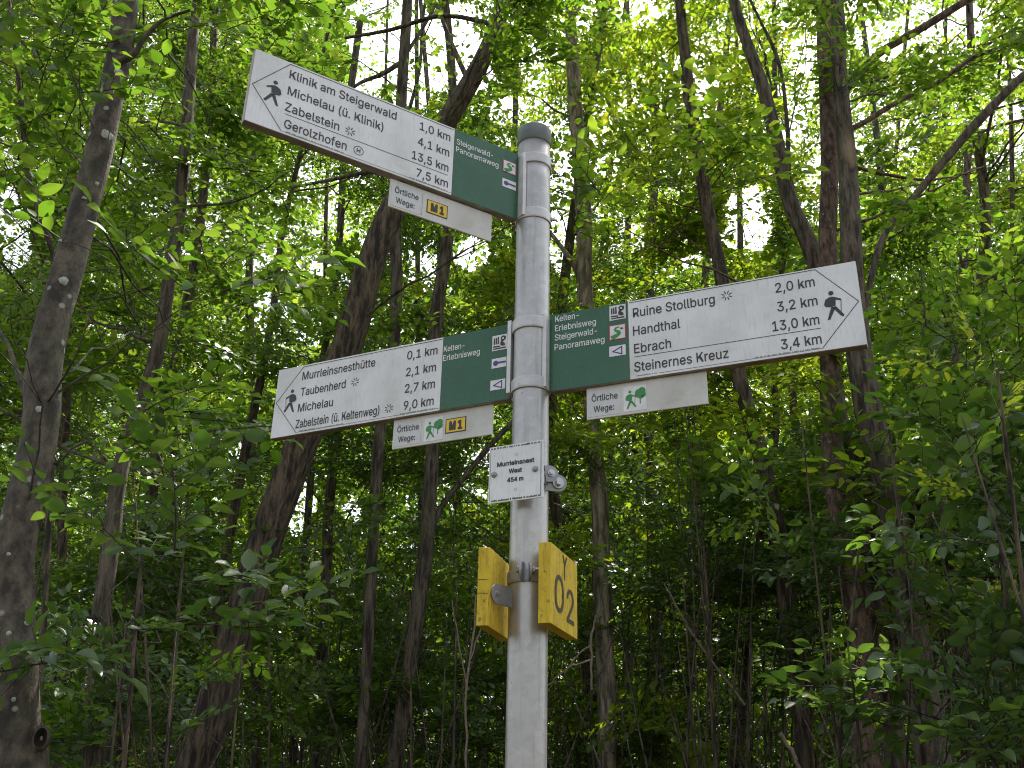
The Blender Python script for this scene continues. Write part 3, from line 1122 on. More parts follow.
# openings where the sky shows between the crowns, and how much of the foliage stays there
GAPS = [(425, 55, 70, 52, .10), (395, 20, 45, 26, .16), (360, 90, 30, 22, .25), (745, 222, 26, 34, .10), (752, 238, 16, 16, .02), (700, 262, 22, 12, .25), (12, 232, 20, 38, .12),
        (300, 250, 42, 26, .7), (322, 268, 12, 9, .12), (264, 300, 12, 10, .2), (562, 196, 16, 46, .15), (563, 250, 14, 26, .15), (468, 255, 22, 16, .15), (530, 60, 14, 26, .45),
        (640, 12, 26, 14, .35), (886, 38, 34, 22, .14), (940, 22, 50, 18, .3), (1000, 118, 20, 20, .2), (1010, 70, 14, 14, .2), (905, 150, 16, 14, .35), (475, 205, 14, 12, .2), (295, 500, 20, 32, .12), (290, 480, 14, 18, .1),
        (336, 760, 12, 8, .5), (30, 285, 16, 10, .35), (10, 150, 12, 24, .35), (610, 170, 14, 18, .35), (685, 355, 10, 8, .4), (570, 20, 30, 14, .4), (800, 60, 14, 22, .4), (790, 130, 10, 24, .35), (220, 40, 18, 12, .5),
        (600, 215, 12, 14, .3), (505, 110, 20, 16, .3), (350, 510, 10, 14, .3), (965, 400, 12, 10, .5), (985, 560, 10, 10, .5), (692, 90, 16, 14, .4), (240, 450, 12, 8, .3), (150, 100, 10, 10, .5), (180, 255, 24, 10, .4)]
_gr = np.random.default_rng(5)


def gap_keep(P):
    px, py, z = project(P)
    keep = np.ones(len(P))
    wob = 1 + .28 * np.sin(px * .11 + 1.3 * np.sin(py * .07)) + .22 * np.sin(py * .16 + 2 + 1.7 * np.sin(px * .05))
    for cx, cy, rx, ry, k in GAPS:
        d = ((px - cx) / rx) ** 2 + ((py - cy) / ry) ** 2
        keep = np.where(d < wob, np.minimum(keep, k), keep)
    keep = np.where(z < .2, 1, keep)
    return _gr.random(len(P)) < keep


class Crown:
    """gathers sprays; builds ONE foliage mesh"""

    def __init__(self, leaf='mid', kind='beech', mat='leaf_mid', twigs=True):
        self.leaf, self.kind, self.mat, self.twigs = leaf, kind, mat, twigs
        self.T, self.Rm, self.S, self.seg = [], [], [], []

    def spray(self, p, d, length, tilt, r, nrm=None):
        pos, fr, sz, segs = SPRAYS[self.kind][int(r.integers(len(SPRAYS[self.kind])))]
        up = np.array([0, 0, 1.0]) + r.normal(0, tilt, 3) if nrm is None else nrm
        B = frames(np.asarray(d, float)[None], up[None])[0]
        if r.random() < .5:
            B = B * np.array([1, -1, -1])
            if B[2, 2] < 0:
                B = B * np.array([1, 1, 1])
        self.T.append(p + (pos * length) @ B.T)
        self.Rm.append(np.einsum('ij,njk->nik', B, fr))
        self.S.append(sz * length)
        if self.twigs:
            for a, b, ra, rb in segs:
                self.seg.append((p + B @ a * length, p + B @ b * length, ra * length, rb * length))

    def count(self):
        return sum(len(t) for t in self.T)

    def build(self, name, parent, gaps=True):
        if not self.T:
            return None
        T, Rm, S = np.concatenate(self.T), np.concatenate(self.Rm), np.concatenate(self.S)
        # leaves show their upper side upwards
        flip = Rm[:, 2, 2] < 0
        Rm[flip, :, 1] *= -1
        Rm[flip, :, 2] *= -1
        if gaps:
            k = gap_keep(T + Rm[:, :, 0] * (S * .5)[:, None])
            T, Rm, S = T[k], Rm[k], S[k]
        LV, LT, LQ = {'hi': LEAF_HI, 'mid': LEAF_MID, 'low': LEAF_LOW}[self.leaf]
        wid = rng.uniform(.82, 1.18, len(T))
        curl = rng.uniform(.3, 2.0, len(T))
        base = LV[None] * np.stack([np.ones(len(T)), wid, curl], -1)[:, None]
        V = T[:, None] + S[:, None, None] * np.einsum('nij,nkj->nki', Rm, base)
        nv = len(LV)
        off = (np.arange(len(T)) * nv)[:, None, None]
        faces, mi, mats = [], [], [M[self.mat]]
        if len(LT):
            faces.append((LT[None] + off).reshape(-1, 3))
            mi.append(0)
        if len(LQ):
            faces.append((LQ[None] + off).reshape(-1, 4))
            mi.append(0)
        V = V.reshape(-1, 3)
        if self.seg:
            a = np.array([s[0] for s in self.seg])
            b = np.array([s[1] for s in self.seg])
            ra = np.array([s[2] for s in self.seg])
            rb = np.array([s[3] for s in self.seg])
            if gaps:
                kk = gap_keep((a + b) / 2)
                a, b, ra, rb = a[kk], b[kk], ra[kk], rb[kk]
            d = unit(b - a)
            u = unit(np.cross(d, np.array([.3, .5, .81])))
            w = np.cross(d, u)
            ang = np.array([0, 2.094, 4.189])
            ringv = np.cos(ang)[None, :, None] * u[:, None] + np.sin(ang)[None, :, None] * w[:, None]
            tv = np.concatenate([a[:, None] + ra[:, None, None] * ringv, b[:, None] + rb[:, None, None] * ringv], 1)
            k0 = len(V) + (np.arange(len(a)) * 6)[:, None, None]
            q = np.array([(0, 1, 4, 3), (1, 2, 5, 4), (2, 0, 3, 5)])
            faces.append((q[None] + k0).reshape(-1, 4))
            mi.append(1)
            mats.append(M['twig'])
            V = np.concatenate([V, tv.reshape(-1, 3)])
        return fast_mesh(name, V, faces, mats, mi, False, parent)


# clearings in the canopy through which the sun reaches the wood below: a point, and the width of its shaft
SHAFTS = [(at(x, y, Y), w) for x, y, Y, w in ((680, 405, 10, 1.2), (705, 440, 13, 1.2), (140, 470, 10, 1.0), (190, 440, 12, 1.2), (235, 520, 12.5, 1.1), (60, 170, 9, .9), (640, 70, 9, 1.0), (900, 330, 8, .8),
                                              (985, 120, 9, 1.0), (450, 560, 12, .9), (330, 560, 13, 1.0), (600, 240, 12, 1.2), (780, 480, 11, 1.0), (930, 560, 5.2, .6), (120, 640, 5, .5))]
SUN_DIR = np.array(_sd)


def in_shaft(c):
    for p, w in SHAFTS:
        t = (c - p) @ SUN_DIR
        if t > w + .5 and np.linalg.norm(c - p - SUN_DIR * t) < w:
            return True
    return False


class Tree:
    """a trunk drawn through points, limbs that grow from it, and a crown on the limbs"""

    def __init__(self, name, label, cat, path, width, bark, leaf='mid', kind='beech', mat='leaf_mid', group=None, ground=True, top=13.0, extra=(), sides=14, seed=0, rough=.10, twigs=True):
        self.r = np.random.default_rng(seed)
        self.name, self.label, self.cat, self.group, self.bark = name, label, cat, group, bark
        path = [np.asarray(p, float) for p in path]
        width = list(width)
        if path[0][2] < path[-1][2]:
            pass
        else:
            path, width = path[::-1], width[::-1]
        if ground and path[0][2] > .02:
            d = path[0] - path[1]
            lean = np.array([d[0], d[1]]) / max(abs(d[2]), 1e-3) * path[0][2] * .7
            foot = np.array([path[0][0] + lean[0], path[0][1] + lean[1], -.05])
            path = [foot] + path
            width = [width[0] * 1.35] + width
        if top and path[-1][2] < top:
            d = unit(path[-1] - path[-2])
            d = unit(d * np.array([.75, .75, 1]) + np.array([0, 0, .35]))
            while path[-1][2] < top:
                path.append(path[-1] + d * 1.2 + self.r.normal(0, .07, 3))
                width.append(max(.02, width[-1] * .86))
        n = max(10, int(len(path) * 5))
        self.P, self.W = smooth_path(path, width, n)
        self.tb = Tubes()
        wig = self.r.normal(0, 1, (n, 3))
        wig = (wig + np.roll(wig, 1, 0) + np.roll(wig, 2, 0)) / 3 * (self.W * .06)[:, None]
        self.tb.add(self.P + wig, self.W / 2, sides, rough, self.r)
        self.crown = Crown(leaf, kind, mat, twigs)
        for pts, w in extra:
            q, ww = smooth_path(pts, w, max(8, len(pts) * 5))
            self.tb.add(q, ww / 2, 10, rough * .8, self.r)

    def nearest(self, c):
        d = np.linalg.norm((self.P - c) * [1, 1, .35], axis=1)
        return int(d.argmin()), d.min()

    def limb(self, c, rad=None, from_z=None):
        """a limb from the trunk to the point c"""
        r = self.r
        hd = np.linalg.norm(self.P[:, :2] - c[:2], axis=1)
        want = np.maximum(c[2] - r.uniform(.25, .75) * np.clip(hd, .3, 2.2) - .1, .4)
        i = int(np.abs(self.P[:, 2] - want).argmin())
        a = self.P[i]
        if rad is None:
            rad = min(self.W[i] * .22, .005 + .0065 * np.linalg.norm(c - a))
        m = a + (c - a) * .5 + np.array([0, 0, -.10 * np.linalg.norm(c - a) * r.uniform(-.6, 1)]) + r.normal(0, .04, 3) * np.linalg.norm(c - a)
        q, w = smooth_path([a, m, c], [rad * 2, rad * 1.3, rad * .45], 9)
        q[1:-1] += r.normal(0, .018, (7, 3)) * np.linalg.norm(c - a) * .5
        self.tb.add(q, w / 2, 6)
        return q, rad

    def clump(self, c, R, n, length=.6, flat=.4, tilt=.28, limb=True, rad=None):
        """n leafy sprays round the point c (radius R, flattened), carried by a limb and its side branches"""
        r = self.r
        c = np.asarray(c, float)
        if in_shaft(c):
            return
        if limb:
            q, rad = self.limb(c, rad)
            axis = unit(q[-1] - q[0])
        else:
            q, axis = None, unit(r.normal(size=3) * [1, 1, .3])
        nb = max(2, n // 6)
        ends = []
        for k in range(nb):
            e = c + r.normal(0, .5, 3) * R * np.array([1, 1, flat])
            if limb:
                s = q[int(r.integers(4, 9))]
                m = (s + e) / 2 + r.normal(0, .06, 3) * R
                pth, w = smooth_path([s, m, e], [rad * .9, rad * .6, rad * .3], 5)
                self.tb.add(pth, np.maximum(w, .004) / 2, 4)
            ends.append(e)
        for k in range(n):
            e = ends[int(r.integers(nb))]
            p = e + r.normal(0, .19, 3) * R * np.array([1, 1, flat])
            d = unit((p - c) * [1, 1, .25] + axis * .35 * R + r.normal(0, .35, 3) * R * np.array([1, 1, .2]))
            self.crown.spray(p, d + np.array([0, 0, r.normal(-.08, .16)]), length * r.uniform(.7, 1.2), tilt, r)

    def done(self, gaps=True):
        foot = self.P[0]
        root = thing(self.name, self.label, self.cat, (foot[0], foot[1], 0), 0, self.group)
        V, F = self.tb.arrays()
        sh = np.array([foot[0], foot[1], 0])
        tr = fast_mesh('trunk' if self.cat == 'tree' else 'stem', V - sh, [F], [M[self.bark]], [0], True, root)
        cr = self.crown.build('crown' if self.cat == 'tree' else 'foliage', root, gaps)
        if cr is not None:
            cr.location = -Vector(sh)
        self.root, self.trunk = root, tr
        return root


def px_path(pts, Y, dY=None):
    """(px, py, width px) -> points at distance Y (dY adds a lean away) and real widths"""
    P, W = [], []
    for i, (x, y, w) in enumerate(pts):
        yy = Y + (0 if dY is None else dY * i / (len(pts) - 1))
        p = at(x, y, yy)
        P.append(p)
        W.append(w * .93 / F_PX * float((p - NCP) @ NFW))
    return P, W


# ------------------------------------------------------------------ the trees one can tell apart
TREES = []


def art(label, pts, Y, bark, dY=None, branches=(), **kw):
    P, W = px_path(pts, Y, dY)
    ex = [px_path(b, by, bd) for b, by, bd in branches]
    t = Tree('forest_tree', label, 'tree', P, W, bark, extra=ex, seed=len(TREES) + 40, **kw)
    t.Y = Y
    TREES.append(t)
    return t


t_hornbeam = art('smooth grey trunk with white lichen spots at the left edge',
                 [(125, 0, 25), (115, 75, 26), (100, 150, 28), (78, 225, 31), (58, 300, 33), (44, 360, 36), (37, 434, 37), (22, 520, 38), (15, 600, 42), (16, 680, 47), (22, 768, 58)], 3.6, 'bark_grey',
                 branches=[([(118, 62, 9), (134, 54, 7), (143, 40, 5), (160, 22, 4), (190, 10, 3)], 3.55, -.1), ([(38, 420, 10), (20, 380, 6), (8, 345, 4), (-15, 310, 3)], 3.6, .3)],
                 kind='near', leaf='hi', mat='leaf_near', rough=.05, sides=20)
t_lean = art('thick dark trunk leaning right, crossing behind both left signs',
             [(512, -25, 15), (487, 50, 18), (450, 118, 23), (388, 220, 28), (349, 340, 33), (300, 449, 35), (267, 534, 36), (237, 634, 39), (207, 734, 43), (196, 768, 45)], 7.0, 'bark_dark',
             branches=[([(470, 85, 6), (446, 30, 5), (430, -20, 4)], 7.0, .4), ([(415, 175, 7), (372, 172, 5), (330, 180, 4), (288, 188, 3)], 7.0, -.4),
                       ([(497, 25, 6), (440, 16, 5), (390, 30, 4), (345, 38, 3)], 7.1, .5)],
             kind='beech', mat='leaf_mid')
t_left_bark = art('slender trunk with shedding bark second from the left edge',
                  [(196, 10, 12), (190, 70, 14), (183, 180, 15), (170, 280, 16), (150, 380, 18), (125, 450, 19), (111, 549, 20), (101, 620, 21), (98, 700, 22)], 6.0, 'bark_brown', kind='beech')
t_left_thin = art('thin dark trunk between the lichen trunk and the shedding one',
                  [(84, 10, 8), (80, 60, 8), (76, 140, 9), (72, 260, 9), (66, 400, 9), (62, 540, 10), (62, 640, 10)], 8.0, 'bark_dark', kind='beech')
t_left_mid = art('thin upright trunk seen left of the two left signs',
                 [(217, 0, 9), (211, 100, 9), (203, 200, 10), (180, 340, 10), (160, 434, 11), (148, 520, 12), (133, 634, 12), (121, 768, 13)], 8.6, 'bark_dark', kind='fine')
t_split = art('thin dark trunk just left of the leaning one',
              [(270, 330, 8), (250, 430, 9), (232, 520, 10), (219, 600, 11), (210, 690, 12), (206, 760, 12)], 9.0, 'bark_dark', kind='fine')
t_pale = art('slim straight trunk running up behind the left signs and small plate',
             [(407, 0, 10), (402, 90, 11), (396, 215, 12), (394, 340, 13), (380, 434, 13), (372, 560, 14), (367, 660, 14), (360, 768, 15)], 8.0, 'bark_brown', kind='beech',
              branches=[([(402, 62, 5), (380, 75, 5), (362, 82, 4), (342, 96, 3)], 8.0, -.2), ([(402, 60, 5), (424, 26, 4), (442, -8, 3)], 8.0, .3)])
t_fork = art('slim trunk left of the pole with one side branch rising right',
             [(452, 150, 11), (447, 240, 13), (435, 325, 14), (432, 459, 15), (422, 584, 16), (409, 670, 17), (394, 768, 18)], 8.4, 'bark_brown',
             branches=[([(424, 560, 7), (440, 510, 7), (462, 480, 6), (490, 446, 6), (520, 415, 5), (560, 380, 3)], 8.4, .3)], kind='fine', mat='leaf_dark')
t_thin_mid = art('thin trunk beside the leaning trunk and below the lower left sign',
                 [(350, 380, 9), (338, 434, 9), (331, 484, 10), (326, 600, 11), (320, 690, 11), (317, 768, 12)], 10.5, 'bark_brown', kind='fine', mat='leaf_dark')
t_right_pole = art('straight trunk with pale flaking upper bark, lightened as if in sun, just right of the pole',
                   [(571, 30, 12), (575, 100, 14), (583, 200, 16), (585, 300, 17), (594, 434, 18), (600, 509, 19), (603, 600, 21), (606, 690, 22), (607, 768, 22)], 9.0, 'bark_pale_sun',
                   branches=[([(585, 285, 8), (572, 262, 6), (556, 240, 5), (535, 215, 4)], 9, .3)], kind='maple', mat='leaf_bright')
t_thin_right = art('thin slanting trunk passing behind the right hand sign',
                   [(680, 0, 10), (684, 50, 11), (692, 110, 12), (704, 190, 13), (719, 265, 13), (741, 384, 15), (764, 469, 16), (781, 549, 17), (791, 634, 18), (803, 704, 19), (806, 768, 19)], 8.0, 'bark_dark', kind='maple', mat='leaf_bright')
t_twin_left = art('reddish flaking stem, left one of the twin trunk behind the right sign',
                  [(822, -20, 15), (827, 60, 17), (829, 130, 18), (829, 230, 20), (830, 330, 22), (834, 459, 25), (846, 540, 28), (860, 609, 30), (866, 700, 32), (868, 768, 34)], 6.6, 'bark_red',
                  branches=[([(838, 100, 10), (858, 74, 10), (884, 50, 9), (919, 30, 9), (964, 2, 8), (1000, -20, 7)], 6.6, -.4)], kind='maple', mat='leaf_mid')
t_twin_right = art('brown stem with one patch coloured pale like sunlight, right one of the twin trunk',
                   [(836, 0, 15), (840, 90, 17), (847, 150, 20), (851, 240, 22), (856, 330, 26), (868, 400, 27), (892, 509, 28), (905, 584, 29), (921, 684, 31), (934, 768, 33)], 6.3, 'bark_sun_patch',
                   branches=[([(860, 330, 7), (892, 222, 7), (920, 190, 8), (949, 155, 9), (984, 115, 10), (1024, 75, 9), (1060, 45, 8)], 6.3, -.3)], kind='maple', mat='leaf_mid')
t_third = art('grey stem leaning left above the right hand sign',
              [(730, -25, 11), (737, 10, 12), (759, 75, 14), (776, 140, 17), (794, 210, 19), (814, 255, 21), (828, 330, 22), (838, 420, 24), (858, 520, 26), (880, 640, 28), (895, 768, 30)], 7.0, 'bark_brown',
              branches=[([(789, 180, 5), (786, 110, 4), (778, 60, 4), (760, 20, 3), (745, -10, 3)], 6.9, -.2)], kind='maple', mat='leaf_bright')
t_low_right = art('thin leaning sapling trunk low between the pole and the slanting trunk',
                  [(775, 440, 7), (762, 520, 8), (756, 584, 9), (748, 640, 9), (743, 690, 10), (738, 768, 10)], 9.5, 'bark_dark', kind='fine', mat='leaf_dark', top=9.0)
t_pole_mid = art('dark trunk hidden partly by the pole, low beside the yellow boards',
                 [(560, 330, 12), (548, 450, 13), (566, 560, 14), (585, 640, 15), (590, 768, 16)], 11.0, 'bark_dark', kind='fine', mat='leaf_dark')
t_edge_right = art('thin dark trunk near the right edge behind the leafy shrub',
                   [(985, 200, 11), (978, 330, 12), (982, 450, 13), (975, 560, 14), (972, 660, 15), (968, 768, 15)], 9.5, 'bark_dark', kind='maple', mat='leaf_mid')
t_mid_a = art('thin trunk in the gap between leaning and pale slim trunks',
              [(360, 20, 7), (345, 140, 8), (338, 260, 8), (318, 400, 9), (305, 560, 9), (296, 700, 10), (292, 768, 10)], 12.0, 'bark_brown', kind='fine', mat='leaf_mid')
t_mid_b = art('thin trunk low between the pole and the straight pale one',
              [(655, 120, 9), (650, 300, 10), (648, 430, 10), (655, 560, 11), (662, 768, 12)], 13.0, 'bark_dark', kind='maple', mat='leaf_bright')

# liana-thin stem at the far left
P_, W_ = px_path([(8, -10, 4), (16, 60, 4), (22, 110, 5), (30, 185, 5), (52, 250, 5), (60, 330, 6), (52, 450, 7), (45, 600, 8)], 4.6)
t_whip = Tree('sapling', 'whip-thin curved sapling stem left of the lichen trunk', 'sapling', P_, W_, 'bark_dark', seed=77, top=None, sides=6, mat='leaf_near', kind='near')
t_whip.Y = 4.6

# trees further in: each with a trunk and a crown of its own
fr = np.random.default_rng(8)
MIDS = []
mid_x = [(-60, 12), (30, 13), (118, 14.5), (170, 12.5), (255, 15), (330, 17), (420, 14), (470, 16), (520, 13), (640, 16), (700, 14), (735, 17), (800, 12.5), (890, 15), (950, 12), (1005, 14), (1080, 12), (610, 19), (380, 20), (220, 19), (560, 21), (860, 20), (60, 20), (960, 21)]
for k, (x, Y) in enumerate(mid_x):
    lean = fr.normal(0, 28)
    w = fr.uniform(.10, .20)
    pts = [at(x + lean, -20, Y), at(x + lean * .5 + fr.normal(0, 6), 250, Y), at(x + fr.normal(0, 6), 500, Y), at(x - lean * .3, 768, Y)]
    t = Tree('forest_tree', 'slim trunk of the wood further back, one of many alike', 'tree', pts, [w * .6, w * .8, w * .95, w], ['bark_dark', 'bark_brown', 'bark_dark'][k % 3], leaf='low',
             kind=['beech', 'fine', 'maple'][k % 3], mat=['leaf_mid', 'leaf_bright', 'leaf_mid', 'leaf_dark'][k % 4], group='slim trees further back in the wood', top=15, sides=8, seed=300 + k)
    t.Y = Y
    MIDS.append(t)

# ------------------------------------------------------------------ crowns: clumps of leaves on limbs of the nearest tree
cr_ = np.random.default_rng(21)


def give(c, pool):
    """the tree of the pool that stands nearest to the point c"""
    best, bd = None, 1e9
    for t in pool:
        d = float(t.nearest(c)[1])
        if d < bd:
            best, bd = t, d
    return best, bd


MID_POOL = [t for t in TREES if t not in (t_hornbeam,)]


KEEP_CLEAR = [(t_hornbeam, .92, 46, 900), (t_lean, .94, 58, 900), (t_left_bark, .8, 36, 640), (t_pale, .75, 30, 900), (t_fork, .9, 40, 900), (t_right_pole, .95, 46, 900),
              (t_thin_right, .95, 56, 780), (t_twin_left, .85, 46, 520), (t_twin_right, .9, 50, 800), (t_third, .9, 40, 300), (t_left_mid, .5, 24, 700), (t_split, .6, 24, 900), (t_low_right, .5, 24, 900), (t_thin_mid, .6, 24, 900)]
_kr = np.random.default_rng(3)
for t, *_ in KEEP_CLEAR:
    t.pix = project(t.P)


def behind(c, pad=.5, wide=1.0):
    """leaves that would hide one of the trunks the photograph shows grow beyond it instead"""
    c = np.asarray(c, float)
    px, py, z = (float(v[0]) for v in project(c[None]))
    Y = c[1] + DIST
    for t, prob, w, ymax in KEEP_CLEAR:
        tx, ty, _ = t.pix
        if not ({t_lean: 120, t_twin_left: 110, t_twin_right: 110}.get(t, -150) < py < ymax):
            continue
        x = np.interp(-py, -ty, tx)
        if abs(px - x) < w * wide and Y < t.Y + pad and _kr.random() < prob:
            Y = t.Y + pad + abs(_kr.normal(0, .5))
    return NCP + (c - NCP) * Y / (c[1] + DIST)


def field(n, xr, yr, Yr, R, ns, pool, length=.6, flat=.3, tilt=.28, dens=None, maxd=3.2):
    """n clumps spread over a block of the wood"""
    k = tries = 0
    while k < n and tries < n * 8:
        tries += 1
        x, y, Y = cr_.uniform(*xr), cr_.uniform(*yr), cr_.uniform(*Yr)
        if dens is not None and cr_.random() > dens(x, y):
            continue
        if y > 380 and Y < 9.3 and 60 < x < 800 and cr_.random() < .75:
            Y += 3
        c = behind(at(x, y, Y))
        t, d = give(c, pool)
        if d > maxd:
            continue
        t.clump(c, R * cr_.uniform(.75, 1.3), int(ns * cr_.uniform(.7, 1.3)), length, flat, tilt)
        k += 1


def dens_mid(x, y):
    """more foliage overhead, thinner and more open towards the ground between the stems"""
    v = np.interp(y, [-200, 300, 480, 620, 768, 850], [1, 1, .75, .45, .35, .3])
    if 400 < x < 800 and y > 480:
        v *= .6
    return v


field(240, (-120, 1140), (-120, 800), (6.0, 10.5), .80, 15, MID_POOL, .62, tilt=.42, dens=dens_mid)
field(270, (-150, 1170), (-60, 800), (10.5, 17), 1.2, 17, MIDS + [t_mid_a, t_mid_b, t_pole_mid], .85, tilt=.5, dens=lambda x, y: dens_mid(x, y) * np.interp(y, [0, 300], [.7, 1]), maxd=4)
field(270, (-150, 1170), (-20, 780), (17, 24), 1.6, 20, MIDS, 1.1, tilt=.6, dens=lambda x, y: np.interp(y, [0, 250, 400, 800], [.6, .75, 1, .8]), maxd=6)
field(75, (-120, 1140), (-20, 330), (12, 20), 1.3, 20, MIDS, .95, tilt=.55, maxd=5)
# tops above the frame: they shade the wood below
for t in TREES[1:] + MIDS:
    zt = t.P[-1][2]
    for k in range(2):
        i = int(np.abs(t.P[:, 2] - cr_.uniform(zt * .66, zt)).argmin())
        c = t.P[i] + cr_.normal(0, 1.0, 3) * [1, 1, .4]
        if project(c[None])[1][0] > -60 and project(c[None])[2][0] > 0:
            continue
        t.clump(c, 1.1, 9, .8)

for k in range(12):  # unseen foliage added above the frame to shade the near left leaves
    c = at(cr_.uniform(-60, 330), cr_.uniform(-420, -90), cr_.uniform(3.4, 5.2))
    t_hornbeam.clump(c, .55, 10, .7, .5, .4, rad=.008)

for x, y, Y in ((483, 48, 6.4), (500, 12, 6.3), (462, 92, 6.5), (520, 40, 6.6), (440, 70, 6.8)):
    t_lean.clump(at(x, y, Y), .42, 11, .55, .5, .4)
for x, y, Y in ((832, 50, 6.0), (850, 15, 5.9), (826, 95, 6.1)):
    t_twin_right.clump(at(x, y, Y), .36, 8, .5, .5, .4)

# near leaves on the left, on low branches of the grey trunk
for (x, y, Y, R_, n) in [(190, 30, 3.5, .30, 5), (215, 95, 3.3, .30, 5), (160, 120, 3.3, .28, 4), (205, 165, 3.2, .28, 5), (150, 190, 3.6, .3, 4), (195, 235, 3.1, .28, 4), (150, 290, 3.3, .28, 4),
                         (215, 285, 3.4, .25, 3), (110, 260, 3.2, .24, 3), (60, 40, 3.3, .3, 4), (20, 90, 3.5, .3, 4), (130, 340, 3.4, .22, 3), (185, 20, 4.2, .4, 6), (240, 20, 4.0, .4, 5), (290, 10, 4.4, .4, 5),
                         (35, 250, 3.2, .22, 3), (20, 340, 3.0, .2, 3), (100, 20, 3.9, .35, 4), (170, 70, 3.9, .35, 5), (110, 420, 3.7, .25, 3), (170, 330, 4.0, .3, 3), (10, 20, 3.8, .3, 4)]:
    t_hornbeam.clump(behind(at(x, y, Y), .3), R_ * 1.2, int(n * 1.8), .48, .5, .32, rad=.006)
for (x, y) in [(20, 60), (25, 160), (40, 215), (15, 300)]:
    t_whip.clump(at(x, y, 4.5), .3, 3, .42, .5)


# ------------------------------------------------------------------ saplings and shrubs under the trees
def shrub(label, x, y, Y, h_px, spread, n, mat, kind='beech', leaf='mid', group=None, length=.45, name='shrub', stems=5, tilt=.3, seed=0, y_up=None, bark='bark_dark', flat=.7, R_=.35):
    """stems from one foot, leafy sprays along them between picture heights y and y - h_px"""
    r = np.random.default_rng(seed)
    foot = at(x, min(y, 800), Y)
    foot[2] = 0
    top = at(x + r.normal(0, 12), y - h_px, Y)
    t = Tree(name, label, name, [foot, foot + (top - foot) * .5 + r.normal(0, .06, 3), top], [.035, .024, .010], bark, leaf, kind, mat, group, True, None, sides=7, seed=seed)
    lowz = at(x, y, Y)[2]
    for k in range(stems):
        e = top + np.array([r.normal(0, spread), r.normal(0, spread), -abs(r.normal(0, .5)) * (top[2] - lowz)])
        m = foot + (e - foot) * .55 + r.normal(0, .10, 3)
        q, w = smooth_path([foot + r.normal(0, .05, 3) * [1, 1, 0], m, e], [.024, .016, .006], 9)
        t.tb.add(q, w / 2, 5)
    for k in range(n):
        z = lowz + (top[2] - lowz) * r.uniform(0, 1)
        c = behind(np.array([top[0] + r.normal(0, spread * .8), top[1] + r.normal(0, spread * .6), z]), .2, 1.55)
        t.clump(c, R_, int(r.integers(7, 11)), length, flat, tilt)
    return t


SHRUBS = [
    shrub('leafy bush with greyish leaves climbing round the twin trunk at lower right', 885, 760, 4.8, 330, .44, 28, 'leaf_sheen', 'near', 'hi', seed=1, length=.54),
    shrub('leafy shrub at the lower right corner of the wood', 990, 790, 4.3, 330, .34, 16, 'leaf_sheen', 'near', 'hi', seed=2, length=.52),
    shrub('low bush of grey green leaves left of the twin trunk foot', 835, 790, 4.8, 250, .36, 12, 'leaf_sheen', 'near', 'hi', seed=3, length=.52),
    shrub('young tree with yellow green leaves at the right edge beside the sign', 1005, 530, 3.4, 160, .10, 0, 'leaf_yellow', 'near', 'hi', seed=4, length=.32, stems=2, R_=.13),
    shrub('mid green sapling right of the right hand sign', 930, 520, 5.0, 260, .45, 16, 'leaf_near', 'near', 'hi', seed=5, length=.45, stems=3),
    shrub('broad leaved sapling beside the foot of the lichen trunk', 130, 800, 3.8, 250, .32, 9, 'leaf_sheen', 'near', 'hi', seed=6, length=.52),
    shrub('green sapling in front of the shedding trunk on the left', 190, 800, 4.8, 330, .36, 10, 'leaf_near', 'near', 'hi', seed=7, length=.45, stems=4),
    shrub('small bush left of the leaning trunk foot', 75, 790, 5.2, 300, .45, 14, 'leaf_sheen', 'beech', 'mid', seed=8, length=.5),
    shrub('low dark bush right of the leaning trunk foot', 400, 790, 8.8, 150, .6, 10, 'leaf_dark', 'beech', 'mid', seed=9, length=.5),
    shrub('bushy undergrowth sapling right of the pole foot', 660, 800, 9.6, 300, .8, 14, 'leaf_dark', 'beech', 'mid', seed=10, length=.5),
    shrub('bright green young maple below the right hand sign', 690, 540, 7.6, 170, .7, 18, 'leaf_bright', 'maple', 'mid', seed=11, length=.55),
    shrub('maple sapling with broad leaves between the slim trunks left of the pole', 410, 730, 7.2, 130, .35, 7, 'leaf_mid', 'maple', 'mid', seed=12, length=.55, stems=2, R_=.3),
    shrub('grey green leafy sapling between the straight trunk and the slanting trunk', 690, 640, 7.8, 130, .55, 9, 'leaf_sheen', 'maple', 'mid', seed=13, length=.55, stems=3, R_=.35),
]
bushes = [(20, 770, 8, 260), (150, 780, 8.5, 300), (260, 780, 8, 240), (340, 780, 9, 260), (450, 780, 8, 200), (500, 790, 9.5, 280), (570, 790, 10, 260), (630, 780, 9, 240), (720, 790, 7.5, 280),
          (760, 780, 9, 300), (850, 780, 8.5, 300), (930, 790, 7.5, 320), (1010, 780, 8, 340), (300, 790, 11, 300), (420, 790, 12, 300), (540, 790, 12.5, 300), (690, 790, 12, 320), (800, 790, 11.5, 320), (100, 790, 11, 320), (190, 790, 12, 320), (980, 790, 11.5, 330)]
for k, (x, y, Y, h) in enumerate(bushes):
    mid = 330 < x < 790
    SHRUBS.append(shrub('dark forest bush of the understorey, one of many alike', x, y, Y, h, .75, 3 if mid else 7, ['leaf_dark', 'leaf_mid', 'leaf_dark', 'leaf_sheen'][k % 4], ['beech', 'fine'][k % 2], 'low',
                        group='bushes of the understorey', length=.6, seed=100 + k, R_=.5, stems=16 if mid else 6, bark='bark_brown'))

for x, y, n in ((985, 360, 2), (1000, 405, 2), (992, 500, 1)):
    SHRUBS[3].clump(at(x, y, 3.5), .07, n, .30, .5, .3)
for t in TREES + MIDS + [t_whip] + SHRUBS:
    t.done()

